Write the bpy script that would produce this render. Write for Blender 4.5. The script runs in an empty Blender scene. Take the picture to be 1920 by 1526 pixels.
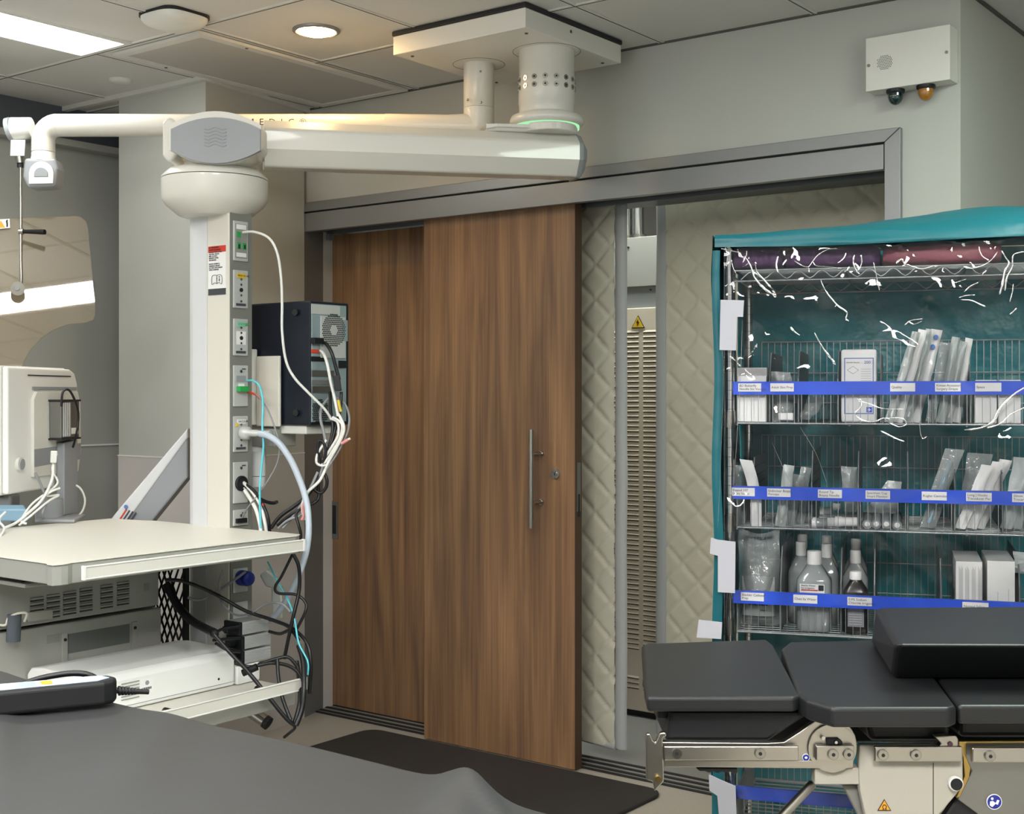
import bpy, bmesh, math, random
from mathutils import Vector, Matrix, noise
random.seed(7)
C = bpy.context.scene.collection
PI = math.pi
# ------------------------------------------------------------------ camera model
F = 2430.0; CX = 960.0; HY = 738.0; CH = 1.5
YAW = math.radians(37.16)
cs, sn = math.cos(YAW), math.sin(YAW)
I4 = Matrix.Identity(4)
CAM = Matrix.Rotation(YAW, 4, 'Z')          # camera aligned directions (x right, y forward, z up), origin on the floor
def c2w(x, y, z): return Vector((cs*x - sn*y, sn*x + cs*y, z))
def at(px, py, D): return c2w((px-CX)/F*D, D, CH-(py-HY)/F*D)
def cc(px, py, D): return ((px-CX)/F*D, D, CH-(py-HY)/F*D)
def on_plane(px, py, p0, nrm):
    o = Vector((0, 0, CH)); d = c2w((px-CX)/F, 1, -(py-HY)/F)
    t = (Vector(p0)-o).dot(Vector(nrm))/d.dot(Vector(nrm)); return o+d*t
def onN(px, py, N): return on_plane(px, py, (0, N, 0), (0, 1, 0))
def onU(px, py, U): return on_plane(px, py, (U, 0, 0), (1, 0, 0))
def onZ(px, py, z): return on_plane(px, py, (0, 0, z), (0, 0, 1))
# ------------------------------------------------------------------ materials
def lin(h):
    h = h.lstrip('#'); v = [int(h[i:i+2], 16)/255 for i in (0, 2, 4)]
    return tuple((c/12.92 if c <= .04045 else ((c+.055)/1.055)**2.4) for c in v)+(1,)
M = {}
def mat(name, col, rough=.5, metal=0, spec=.5, bump=None, coat=0, emis=None, alpha=1, trans=0, ior=1.45, var=None):
    m = bpy.data.materials.new(name); m.use_nodes = True; nt = m.node_tree; b = nt.nodes['Principled BSDF']
    b.inputs['Base Color'].default_value = lin(col); b.inputs['Roughness'].default_value = rough
    b.inputs['Metallic'].default_value = metal; b.inputs['Specular IOR Level'].default_value = spec
    b.inputs['Coat Weight'].default_value = coat; b.inputs['Alpha'].default_value = alpha
    b.inputs['Transmission Weight'].default_value = trans; b.inputs['IOR'].default_value = ior
    if emis: b.inputs['Emission Color'].default_value = lin(emis[0]); b.inputs['Emission Strength'].default_value = emis[1]
    tc = nt.nodes.new('ShaderNodeTexCoord')
    if var:   # (scale, amount, second colour)
        n = nt.nodes.new('ShaderNodeTexNoise'); n.inputs['Scale'].default_value = var[0]; n.inputs['Detail'].default_value = 4
        mx = nt.nodes.new('ShaderNodeMix'); mx.data_type = 'RGBA'
        mx.inputs[6].default_value = lin(col); mx.inputs[7].default_value = lin(var[1])
        nt.links.new(tc.outputs['Object'], n.inputs['Vector']); nt.links.new(n.outputs['Fac'], mx.inputs[0])
        nt.links.new(mx.outputs[2], b.inputs['Base Color'])
    if bump:  # (scale, strength, distance)
        n = nt.nodes.new('ShaderNodeTexNoise'); n.inputs['Scale'].default_value = bump[0]; n.inputs['Detail'].default_value = 5
        bp = nt.nodes.new('ShaderNodeBump'); bp.inputs['Strength'].default_value = bump[1]; bp.inputs['Distance'].default_value = bump[2]
        nt.links.new(tc.outputs['Object'], n.inputs['Vector']); nt.links.new(n.outputs['Fac'], bp.inputs['Height'])
        nt.links.new(bp.outputs['Normal'], b.inputs['Normal'])
    M[name] = m; return m
mat('wall', '#b9bab4', .6, bump=(220, .12, .002), var=(1.2, '#b4b5af'))
mat('wall_grey', '#a2a39d', .45)
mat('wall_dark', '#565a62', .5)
mat('wainscot', '#c4bfbc', .35)
mat('ceiling', '#cfceca', .9, bump=(320, .15, .002), var=(1.5, '#c8c7c3'))
mat('grid', '#cfcec9', .6)
mat('seam', '#55544f', .8)
mat('panel_grey', '#b4b2ae', .8)
mat('steel_paint', '#8e8f90', .38, metal=.55)
mat('steel_dark', '#5c6065', .45, metal=.3)
mat('steel_jamb', '#7c7e80', .4, metal=.2)
mat('floor', '#b5aea2', .45, bump=(60, .05, .002), var=(90, '#a59e92'))
mat('floor_in', '#8f8f8b', .4, var=(60, '#868682'))
mat('track', '#24211f', .7)
mat('mat_black', '#2b2826', .85, bump=(200, .3, .002), var=(3, '#363330'))
mat('cream', '#cfccc2', .4)
mat('cream_light', '#d3d1c9', .3, coat=.3)
mat('offwhite', '#d2d2cc', .4)
mat('white', '#e2e2e0', .35)
mat('paper', '#e4e4e4', .7); mat('strap', '#a6a6ae', .8)
mat('plate_white', '#dbd9d2', .45); mat('frame_paint', '#a9a59a', .4); mat('alum', '#c6c8ca', .35, metal=.35)
mat('cover_grey', '#8e9195', .4)
mat('col_white', '#c9cbcd', .35)
mat('col_side', '#787873', .4)
mat('outlet', '#bcbfbd', .35, metal=.2)
mat('dark', '#1b1c20', .5)
mat('black', '#101216', .45)
mat('black_rub', '#0e0f12', .6)
mat('navy', '#141a26', .35)
mat('vinyl', '#1a1b1d', .42, bump=(380, .10, .001), var=(2.5, '#1f2022'))
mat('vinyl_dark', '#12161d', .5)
mat('sheet', '#2f3031', .48, bump=(6, .12, .01), var=(1.3, '#343536'))
mat('chrome', '#c9c9c9', .14, metal=1)
mat('wire', '#9a9fa0', .35, metal=.7)
mat('brushed', '#b5b1a9', .3, metal=1, bump=(200, .05, .001))
mat('brushed_dark', '#8a8a88', .35, metal=.9)
mat('nickel', '#a9a69f', .25, metal=1)
mat('brass', '#b79a5a', .3, metal=1)
mat('pc_metal', '#8fa0a4', .4, metal=.3)
mat('louvre', '#cfc7b6', .5)
mat('louvre_dark', '#4a463d', .7)
mat('mach_grey', '#7e8184', .5)
mat('binding', '#9c9e9e', .6)
mat('blue', '#2350d2', .4)
mat('blue_dark', '#1a2a8a', .4)
mat('red', '#c23a2a', .5); mat('red_ink', '#b8323a', .6)
mat('yellow', '#d9b52a', .5); mat('yellow_soft', '#c9ae3a', .5)
mat('green', '#2f9a4e', .4); mat('green_soft', '#7fc0a0', .5)
mat('cyan', '#5cc3d1', .4); mat('blue_light', '#8fb5cc', .5)
mat('cable_white', '#dcdcd8', .4); mat('cable_grey', '#85878a', .45); mat('cable_black', '#121316', .4)
mat('pink', '#c98585', .6); mat('maroon', '#4a2c3a', .6); mat('purple', '#6b4a74', .5, bump=(30, .6, .01)); mat('pink_bag', '#b06a76', .5, bump=(30, .5, .01))
mat('brown_bottle', '#1d1617', .25)
mat('ink', '#3a3d42', .7); mat('ink_soft', '#8b8d94', .7); mat('ink_blue', '#4a6cb0', .6)
mat('grey_box', '#8b8d87', .45); mat('grey_box2', '#9a9b95', .45); mat('vent_dark', '#2e302e', .6); mat('panel_olive', '#5f635f', .4)
mat('clip', '#4d545c', .5)
mat('green_dome', '#0c2a28', .1, coat=1); mat('amber_dome', '#b87a22', .15, coat=1, trans=.3)
mat('divider', '#55585b', .4, metal=.4)
mat('orange', '#d99a2b', .5); mat('screen', '#b9c6e6', .2)
mat('hose', '#aeb9c6', .3)
mat('cabinet_white', '#c9c9c5', .6)

def glassy(name, col, fac, rough=.05, bump=None, tint='#ffffff', spec=.12):
    """thin clear plastic film: transparent with a glossy skin"""
    m = bpy.data.materials.new(name); m.use_nodes = True; nt = m.node_tree; nt.nodes.clear()
    out = nt.nodes.new('ShaderNodeOutputMaterial'); tr = nt.nodes.new('ShaderNodeBsdfTransparent'); tr.inputs[0].default_value = lin(tint)
    df = nt.nodes.new('ShaderNodeBsdfDiffuse'); df.inputs[0].default_value = lin(col)
    gl = nt.nodes.new('ShaderNodeBsdfGlossy'); gl.inputs['Roughness'].default_value = rough
    m1 = nt.nodes.new('ShaderNodeMixShader'); m1.inputs[0].default_value = fac
    nt.links.new(tr.outputs[0], m1.inputs[1]); nt.links.new(df.outputs[0], m1.inputs[2])
    fr = nt.nodes.new('ShaderNodeFresnel'); fr.inputs[0].default_value = 1.5 if not bump or name != 'film' else 1.38
    ad = nt.nodes.new('ShaderNodeMath'); ad.operation = 'ADD'; ad.inputs[1].default_value = spec
    nt.links.new(fr.outputs[0], ad.inputs[0])
    m2 = nt.nodes.new('ShaderNodeMixShader'); nt.links.new(ad.outputs[0], m2.inputs[0])
    nt.links.new(m1.outputs[0], m2.inputs[1]); nt.links.new(gl.outputs[0], m2.inputs[2]); nt.links.new(m2.outputs[0], out.inputs[0])
    if bump:
        tc = nt.nodes.new('ShaderNodeTexCoord'); n = nt.nodes.new('ShaderNodeTexNoise'); n.inputs['Scale'].default_value = bump[0]; n.inputs['Detail'].default_value = 1.5 if name == 'film' else 3
        n.inputs['Distortion'].default_value = .8
        bp = nt.nodes.new('ShaderNodeBump'); bp.inputs['Strength'].default_value = bump[1]; bp.inputs['Distance'].default_value = bump[2]
        nt.links.new(tc.outputs['Object'], n.inputs['Vector']); nt.links.new(n.outputs['Fac'], bp.inputs['Height'])
        nt.links.new(bp.outputs['Normal'], gl.inputs['Normal']); nt.links.new(bp.outputs['Normal'], fr.inputs['Normal'])
    M[name] = m
glassy('film', '#9aa4a6', .015, .02, bump=(2.6, 1.0, .07), spec=.01)
glassy('pouch', '#aeb6b6', .45, .15, bump=(40, .8, .01), spec=.04)
glassy('bottle_clear', '#b4bcbe', .5, .08, spec=.03)
glassy('shield', '#a39780', .25, .02, tint='#e8e0d0', spec=.12)
glassy('bag', '#c4cccb', .62, .2, bump=(25, .8, .02), spec=.04)

def wood(name, dark):
    m = bpy.data.materials.new(name); m.use_nodes = True; nt = m.node_tree; b = nt.nodes['Principled BSDF']
    tc = nt.nodes.new('ShaderNodeTexCoord'); mp = nt.nodes.new('ShaderNodeMapping'); mp.inputs['Scale'].default_value = (9, 9, .55)
    n1 = nt.nodes.new('ShaderNodeTexNoise'); n1.inputs['Scale'].default_value = 1.6; n1.inputs['Detail'].default_value = 6; n1.inputs['Distortion'].default_value = .6
    mp2 = nt.nodes.new('ShaderNodeMapping'); mp2.inputs['Scale'].default_value = (110, 110, 1.6)
    n2 = nt.nodes.new('ShaderNodeTexNoise'); n2.inputs['Scale'].default_value = 1.4; n2.inputs['Detail'].default_value = 5
    r = nt.nodes.new('ShaderNodeValToRGB'); e = r.color_ramp.elements
    k = .72 if dark else 1.0
    def c(h): v = lin(h); return (v[0]*k, v[1]*k, v[2]*k, 1)
    e[0].position = .30; e[0].color = c('#6d5240'); e[1].position = .72; e[1].color = c('#a5805c')
    x = r.color_ramp.elements.new(.5); x.color = c('#8b6a4c')
    mx = nt.nodes.new('ShaderNodeMix'); mx.data_type = 'RGBA'; mx.blend_type = 'MULTIPLY'; mx.inputs[0].default_value = .55
    r2 = nt.nodes.new('ShaderNodeValToRGB'); r2.color_ramp.elements[0].position = .35; r2.color_ramp.elements[0].color = (.55, .52, .5, 1); r2.color_ramp.elements[1].position = .62; r2.color_ramp.elements[1].color = (1, 1, 1, 1)
    L = nt.links.new
    L(tc.outputs['Object'], mp.inputs[0]); L(mp.outputs[0], n1.inputs[0]); L(tc.outputs['Object'], mp2.inputs[0]); L(mp2.outputs[0], n2.inputs[0])
    L(n1.outputs['Fac'], r.inputs[0]); L(n2.outputs['Fac'], r2.inputs[0]); L(r.outputs[0], mx.inputs[6]); L(r2.outputs[0], mx.inputs[7]); L(mx.outputs[2], b.inputs['Base Color'])
    b.inputs['Roughness'].default_value = .42
    M[name] = m
wood('wood', False); wood('wood_dark', False)
mat('wood_edge', '#4f3a2a', .5)
mat('teal', '#085660', .45, bump=(4, .5, .03))
mat('teal_dark', '#047a84', .35, bump=(3.5, .9, .05))
mat('quilt', '#b9b6a4', .8, bump=(60, .25, .003))

# ------------------------------------------------------------------ mesh builder
WM = {}
class MB:
    def __init__(s, frame=I4): s.v = []; s.f = []; s.mi = []; s.ms = []; s.F = frame; s.sm = []
    def _m(s, m):
        if m not in s.ms: s.ms.append(m)
        return s.ms.index(m)
    def add(s, vs, fs, m, smooth=False):
        b = len(s.v); s.v += [s.F @ Vector(v) for v in vs]; k = s._m(m)
        for f in fs: s.f.append([i+b for i in f]); s.mi.append(k); s.sm.append(smooth)
        return s
    def box(s, a, b, m):
        x0, x1 = sorted((a[0], b[0])); y0, y1 = sorted((a[1], b[1])); z0, z1 = sorted((a[2], b[2]))
        return s.add([(x0,y0,z0),(x1,y0,z0),(x1,y1,z0),(x0,y1,z0),(x0,y0,z1),(x1,y0,z1),(x1,y1,z1),(x0,y1,z1)],
                     [(0,3,2,1),(4,5,6,7),(0,1,5,4),(1,2,6,5),(2,3,7,6),(3,0,4,7)], m)
    def hexa(s, p, m):   # 8 points bottom 4 ccw, top 4
        return s.add(p, [(0,3,2,1),(4,5,6,7),(0,1,5,4),(1,2,6,5),(2,3,7,6),(3,0,4,7)], m)
    def quad(s, p, m): return s.add(p, [(0,1,2,3)], m)
    def prism(s, pts, off, m, smooth=False):   # planar polygon extruded by vector
        n = len(pts); o = Vector(off); vs = [Vector(p) for p in pts]+[Vector(p)+o for p in pts]
        return s.add(vs, [tuple(range(n-1, -1, -1)), tuple(range(n, 2*n))]+[(i, (i+1) % n, n+(i+1) % n, n+i) for i in range(n)], m, smooth)
    def _ring(s, c, ax, r, n, up=None, r2=None):
        ax = Vector(ax).normalized(); t = Vector((0, 0, 1)) if abs(ax.z) < .9 else Vector((1, 0, 0))
        if up is not None: t = up
        a = (t - ax*t.dot(ax)).normalized(); b = ax.cross(a); r2 = r2 or r
        return [Vector(c)+a*math.cos(2*PI*i/n)*r+b*math.sin(2*PI*i/n)*r2 for i in range(n)], a
    def loft(s, rings, m, smooth=True, cap=True):
        n = len(rings[0]); vs = [p for r in rings for p in r]; fs = []
        for k in range(len(rings)-1):
            for i in range(n): fs.append((k*n+i, k*n+(i+1) % n, (k+1)*n+(i+1) % n, (k+1)*n+i))
        s.add(vs, fs, m, smooth)
        if cap:
            s.add(rings[0], [tuple(range(n-1, -1, -1))], m); s.add(rings[-1], [tuple(range(n))], m)
        return s
    def cyl(s, p, q, r, m, n=20, r2=None):
        p = Vector(p); q = Vector(q); ax = q-p
        a, _ = s._ring(p, ax, r, n); b, _ = s._ring(q, ax, r if r2 is None else r2, n)
        return s.loft([a, b], m)
    def lathe(s, c, prof, m, n=32, axis=(0, 0, 1)):   # prof: (r, h)
        ax = Vector(axis).normalized(); c = Vector(c)
        return s.loft([s._ring(c+ax*h, ax, max(r, 1e-4), n)[0] for r, h in prof], m)
    def tube(s, pts, r, m, n=8, smooth=6):
        P = [Vector(p) for p in pts]
        if smooth and len(P) > 2: P = crom(P, smooth)
        rings = []; up = None
        for i, p in enumerate(P):
            d = (P[min(i+1, len(P)-1)]-P[max(i-1, 0)])
            if d.length < 1e-7: d = Vector((0, 0, 1))
            rg, up = s._ring(p, d, r, n, up if up is not None and abs(up.dot(d.normalized())) < .98 else None); rings.append(rg)
        return s.loft(rings, m)
    def sphere(s, c, r, m, n=20, sc=(1, 1, 1), h0=-1):
        c = Vector(c); rings = []
        k = 12
        for i in range(k+1):
            t = -PI/2+PI*i/k if h0 == -1 else -PI/2*(1-i/k)
            rr = max(math.cos(t)*r, 1e-4); rings.append([c+Vector((math.cos(2*PI*j/n)*rr*sc[0], math.sin(2*PI*j/n)*rr*sc[1], math.sin(t)*r*sc[2])) for j in range(n)])
        return s.loft(rings, m)
    def grid(s, fn, nu, nv, m, smooth=True):
        vs = [fn(i/nu, j/nv) for j in range(nv+1) for i in range(nu+1)]
        fs = [(j*(nu+1)+i, j*(nu+1)+i+1, (j+1)*(nu+1)+i+1, (j+1)*(nu+1)+i) for j in range(nv) for i in range(nu)]
        return s.add(vs, fs, m, smooth)
    def obj(s, name, parent=None, bevel=0, seg=2, solid=0, subd=0):
        inv = WM[parent.name].inverted() if parent else I4
        me = bpy.data.meshes.new(name); me.from_pydata([inv @ v for v in s.v], [], s.f)
        for k in s.ms: me.materials.append(M[k])
        for i, p in enumerate(me.polygons): p.material_index = s.mi[i]; p.use_smooth = s.sm[i]
        me.update(); o = bpy.data.objects.new(name, me); C.objects.link(o)
        if parent: o.parent = parent; WM[o.name] = WM[parent.name].copy()
        else: WM[o.name] = I4.copy()
        if solid: md = o.modifiers.new('s', 'SOLIDIFY'); md.thickness = solid; md.offset = 0
        if bevel:
            md = o.modifiers.new('b', 'BEVEL'); md.width = bevel; md.segments = seg; md.limit_method = 'ANGLE'; md.angle_limit = math.radians(40)
            if seg > 1: md.harden_normals = False
        if subd: md = o.modifiers.new('d', 'SUBSURF'); md.levels = subd; md.render_levels = subd
        return o
def crom(P, k):
    out = []
    for i in range(len(P)-1):
        p0 = P[max(i-1, 0)]; p1 = P[i]; p2 = P[i+1]; p3 = P[min(i+2, len(P)-1)]
        for j in range(k):
            t = j/k; out.append(.5*((2*p1)+(-p0+p2)*t+(2*p0-5*p1+4*p2-p3)*t*t+(-p0+3*p1-3*p2+p3)*t**3))
    out.append(P[-1]); return out
def tag(o, label, cat, group=None, kind=None):
    if label: o['label'] = label
    if cat: o['category'] = cat
    if group: o['group'] = group
    if kind: o['kind'] = kind
    return o
def thing(name, label, cat, loc, rotz=0, group=None, frame=I4):
    o = bpy.data.objects.new(name, None); C.objects.link(o); o.empty_display_size = .05
    W = frame @ Matrix.Translation(Vector(loc)) @ Matrix.Rotation(rotz, 4, 'Z')
    o.matrix_world = W; o.location = W.to_translation(); o.rotation_euler = W.to_euler(); WM[o.name] = W.copy()
    return tag(o, label, cat, group)
def struct(o): o['kind'] = 'structure'; return o
def kids(o): return [c for c in bpy.data.objects if c.parent == o]
def dup(root, dloc, label=None, drot=0):
    r = root.copy(); C.objects.link(r); r.location = root.location+Vector(dloc); r.rotation_euler.z += drot
    if label: r['label'] = label
    for ch in kids(root):
        c = ch.copy(); C.objects.link(c); c.parent = r
        for g in kids(ch):
            d = g.copy(); C.objects.link(d); d.parent = c
    return r
def text(s, size, org, xd, up, m, parent, name='lettering', frame=I4, align='LEFT', ext=.0004, sp=1.0):
    cu = bpy.data.curves.new('t', 'FONT'); cu.body = s; cu.size = size; cu.align_x = align; cu.align_y = 'CENTER'; cu.extrude = ext; cu.space_character = sp; cu.resolution_u = 2
    t = bpy.data.objects.new('t', cu); C.objects.link(t)
    dg = bpy.context.evaluated_depsgraph_get(); me = bpy.data.meshes.new_from_object(t.evaluated_get(dg))
    bpy.data.objects.remove(t)
    x = Vector(xd).normalized(); u = Vector(up).normalized(); n = x.cross(u)
    T = Matrix(((x.x, u.x, n.x, org[0]), (x.y, u.y, n.y, org[1]), (x.z, u.z, n.z, org[2]), (0, 0, 0, 1)))
    me.transform((WM[parent.name].inverted() if parent else I4) @ frame @ T)
    me.materials.clear(); me.materials.append(M[m])
    o = bpy.data.objects.new(name, me); C.objects.link(o); o.parent = parent
    if parent: WM[o.name] = WM[parent.name].copy()
    return o
# ------------------------------------------------------------------ camera
cam = bpy.data.cameras.new('camera'); co = bpy.data.objects.new('camera', cam); C.objects.link(co)
co.location = (0, 0, CH); co.rotation_euler = (PI/2, 0, YAW); cam.sensor_fit = 'HORIZONTAL'; cam.sensor_width = 36
cam.lens = F/1920*36; cam.shift_y = (HY-763)/1920; cam.clip_start = .05
bpy.context.scene.camera = co

# ================================================================== ROOM
CZ = 2.82; WN = 4.22
colA = onZ(222, 180, CZ); ucolL = onN(223, 400, 3.53).x; ucolR = onN(385.5, 300, 3.53).x
cornU = onN(1801, 200, WN).x; LX = -5.25
casL = onN(570, 400, 4.2).x; casR = onN(1688, 300, 4.2).x; inR = onN(1658, 300, 4.2).x
ZC1, ZF1, ZF0 = 2.384, 2.337, 2.25
b = MB(); b.box((-6.2, -2.5, -.05), (2.5, 4.30, 0), 'floor'); struct(b.obj('floor'))
b = MB(); b.box((-6.2, 4.30, -.05), (2.5, 7.2, 0), 'floor_in'); struct(b.obj('floor_machine_room'))
b = MB()
for N in (4.305, 4.345, 4.395, 4.445): b.box((-4.5, N, 0), (inR+.1, N+.018, .004), 'track')
struct(tag(b.obj('trim_1'), None, None))
# walls
b = MB(); b.box((casL-.05, WN, ZC1-.02), (casR-.02, WN+.15, CZ), 'wall'); b.box((casR-.02, WN, 0), (cornU, WN+.15, CZ), 'wall'); struct(b.obj('wall_door'))
b = MB(); b.box((cornU-.12, WN+.15, 0), (cornU, 7.2, CZ), 'wall'); struct(b.obj('wall_right'))
b = MB(); b.box((LX-.1, 4.6, 0), (ucolL+.1, 4.7, CZ), 'wall_grey'); struct(b.obj('wall_back'))
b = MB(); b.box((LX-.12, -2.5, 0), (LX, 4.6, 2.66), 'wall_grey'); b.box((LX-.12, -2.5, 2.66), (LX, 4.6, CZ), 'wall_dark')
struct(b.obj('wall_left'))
b = MB(); b.box((LX, -2.5, 2.63), (LX+.07, 4.6, 2.66), 'wall_grey'); struct(b.obj('trim_2')); b = MB(); b.box((LX, -2.5, 1.255), (LX+.006, 4.6, 1.262), 'white'); struct(b.obj('trim_8'))
b = MB(); b.box((2.3, -2.5, 0), (2.4, 7.2, CZ), 'wall'); struct(b.obj('wall_far_right'))
b = MB(); b.box((-6.2, 7.1, 0), (2.4, 7.2, 3.0), 'cabinet_white'); struct(b.obj('wall_machine_room'))
b = MB(); b.box((-4.75, 4.71, 0), (-4.65, 7.1, CZ), 'cabinet_white'); struct(b.obj('wall_machine_room_left'))
# column with wainscot
b = MB(); CP = [(ucolL, 3.53), (ucolR, 3.53), (casL+.004, 4.198), (casL-.06, 4.198), (casL-.06, 4.6), (ucolL, 4.6)]; b.prism([(x, y, 1.229) for x, y in CP], (0, 0, CZ-1.229), 'wall')
b.prism([(x, y, 0) for x, y in [(ucolL, 3.526), (ucolR+.002, 3.526), (casL+.006, 4.198), (casL-.06, 4.198), (casL-.06, 4.6), (ucolL, 4.6)]], (0, 0, 1.224), 'wainscot')
b.prism([(x, y, 1.224) for x, y in [(ucolL-.002, 3.523), (ucolR+.005, 3.523), (casL+.009, 4.198), (casL-.06, 4.198), (casL-.06, 4.6), (ucolL, 4.6)]], (0, 0, .005), 'white'); struct(b.obj('wall_column'))
# ceiling with seams
b = MB(); b.box((-6.2, -2.6, CZ), (2.5, 7.2, CZ+.05), 'ceiling'); struct(b.obj('ceiling'))
b = MB()
for k in range(-3, 8):
    u = -3.10+.61*k
    if LX < u < 2.4: b.box((u-.012, -2.5, CZ-.004), (u+.012, WN, CZ), 'grid'); b.box((u-.0022, -2.5, CZ-.005), (u+.0022, WN, CZ-.003), 'seam')
for k in range(-9, 2):
    n = 3.03+.61*k
    b.box((LX, n-.012, CZ-.0045), (2.3, n+.012, CZ), 'grid'); b.box((LX, n-.0022, CZ-.0055), (2.3, n+.0022, CZ-.003), 'seam')
b.box((casL, WN-.006, CZ-.008), (cornU, WN, CZ), 'seam'); b.box((LX, 3.50, CZ-.02), (ucolR+.02, 3.53, CZ), 'grid')
b.prism([(ucolR, 3.53, CZ-.02), (ucolR+.02, 3.53, CZ-.02), (casL+.024, WN, CZ-.02), (casL+.004, WN, CZ-.02)], (0, 0, .02), 'grid'); b.box((cornU, WN, CZ-.01), (cornU+.01, 7, CZ), 'seam')
struct(b.obj('trim_3'))
# access panel in the ceiling
b = MB(); b.box((-4.22, 3.10, CZ-.010), (-3.78, 4.15, CZ-.004), 'panel_grey')
for (x0, y0, x1, y1) in ((-4.26, 3.06, -3.74, 3.10), (-4.26, 4.15, -3.74, 4.19), (-4.26, 3.10, -4.22, 4.15), (-3.78, 3.10, -3.74, 4.15)): b.box((x0, y0, CZ-.014), (x1, y1, CZ-.003), 'grid')
for x, y in ((-4.24, 3.3), (-3.76, 3.3)): b.cyl((x, y, CZ-.016), (x, y, CZ-.012), .006, 'seam')
tag(b.obj('ceiling_access_panel'), 'grey framed access panel set in the ceiling in front of the column', 'panel')
# header and door casing
b = MB(); b.prism([(casL-.3, 4.2, ZF1+.004), (inR, 4.2, ZF1+.004), (casR-.001, 4.2, ZC1), (casL-.3, 4.2, ZC1)], (0, .035, 0), 'steel_paint')
b.prism([(inR, 4.2, 0), (casR, 4.2, 0), (casR, 4.2, ZC1-.001), (inR, 4.2, ZF1+.002)], (0, .035, 0), 'steel_paint')
struct(tag(b.obj('door_casing', bevel=.002), None, None)); bpy.data.objects['door_casing'].name = 'trim_4'
b = MB(); b.box((casL-.3, 4.203, ZF0), (inR-.004, 4.235, ZF1-.003), 'steel_paint'); b.box((casL-.05, 4.236, ZF0+.02), (inR, 4.6, ZF0+.10), 'steel_dark')
b.box((casL, 4.345, ZF0), (inR, 4.355, ZF0+.02), 'steel_dark')
struct(b.obj('trim_5', bevel=.0015))
# jambs
jbl = onN(617, 1300, 4.445).x
def jp(f): return (casL+.002+(jbl-casL)*f, 4.2+.245*f)
b = MB()
for f0, f1, m_, th in ((0.0, .80, 'steel_jamb', 0), (.80, 1.0, 'steel_paint', .004)):
    (xa, ya), (xb, yb_) = jp(f0), jp(f1); b.prism([(xa+th, ya, 0), (xb+th, yb_, 0), (xb-.08, yb_, 0), (xa-.08, ya, 0)], (0, 0, 2.27), m_)
struct(b.obj('trim_6'))
b = MB(); b.box((inR, 4.236, 0), (inR+.04, 4.7, 2.26), 'steel_paint'); b.box((inR-.018, 4.30, 0), (inR, 4.36, 2.25), 'white'); struct(b.obj('trim_7'))
# ------------------------------------------------ doors
dl = onN(795, 1380, 4.25).x; dr = onN(1078, 1447, 4.25).x; dt = onN(790, 421, 4.25).z
b = MB(); b.box((dl, 4.25, .006), (dr, 4.297, 2.27), 'wood'); b.box((dr-.001, 4.2495, .006), (dr+.001, 4.2975, 2.27), 'wood_edge')
d1 = struct(b.obj('door_1', bevel=.0015))
hx = onN(996, 900, 4.18).x; hz0 = onN(996, 990, 4.18).z; hz1 = onN(996, 805, 4.18).z
b = MB(); b.cyl((hx, 4.18, hz0), (hx, 4.18, hz1), .0105, 'brushed')
for z in (onN(996, 852, 4.18).z, onN(996, 943, 4.18).z):
    b.cyl((hx, 4.18, z), (hx, 4.25, z), .009, 'nickel'); b.cyl((hx, 4.243, z), (hx, 4.2505, z), .012, 'nickel')
b.obj('door_handle', d1)
lk = onN(1042, 888, 4.245)
b = MB(); b.cyl((lk.x, 4.2505, lk.z), (lk.x, 4.238, lk.z), .020, 'chrome'); b.cyl((lk.x, 4.241, lk.z), (lk.x, 4.236, lk.z), .011, 'nickel'); b.box((lk.x-.0015, 4.2345, lk.z-.006), (lk.x+.0015, 4.238, lk.z+.005), 'dark')
b.obj('lock', d1)
b = MB(); b.box((dr, 4.262, onU(1075, 960, dr).z), (dr+.0035, 4.286, onU(1075, 868, dr).z), 'brushed_dark'); b.box((dr+.003, 4.268, .99+.02), (dr+.0045, 4.28, 1.10), 'dark'); b.obj('strike_plate', d1)
bl = onN(617, 1300, 4.445).x
b = MB(); b.box((bl-.06, 4.445, .006), (dl+.35, 4.49, 2.26), 'wood_dark'); d2 = struct(b.obj('door_2', bevel=.0015))
fp0 = onN(620, 1010, 4.44); fp1 = onN(633, 940, 4.44)
b = MB(); b.box((fp0.x, 4.441, fp0.z), (fp1.x, 4.446, fp1.z), 'brushed_dark'); b.box((fp0.x+.012, 4.439, fp0.z+.025), (fp1.x-.012, 4.4415, fp1.z-.02), 'dark'); b.obj('flush_pull', d2, bevel=.002)
b = MB(); g = onN(623, 437, 4.36); b.box((g.x-.01, 4.33, 2.222), (g.x+.012, 4.36, 2.25), 'steel_paint'); tag(b.obj('door_guide'), 'small metal door guide under the header above the rear door panel', 'bracket')
# floor mat
def rrect(x0, y0, x1, y1, r, k=6):
    out = []
    for cx_, cy_, a0 in ((x1-r, y1-r, 0), (x0+r, y1-r, 90), (x0+r, y0+r, 180), (x1-r, y0+r, 270)):
        for i in range(k+1): a = math.radians(a0+90*i/k); out.append((cx_+r*math.cos(a), cy_+r*math.sin(a)))
    return out
b = MB(); b.prism([(x, y, 0.001) for x, y in rrect(-3.98, 3.50, -2.47, 4.215, .075)], (0, 0, .014), 'mat_black')
tag(b.obj('floor_mat', bevel=.004), 'black rubber floor mat with rounded corners in front of the wooden door', 'mat')
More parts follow.
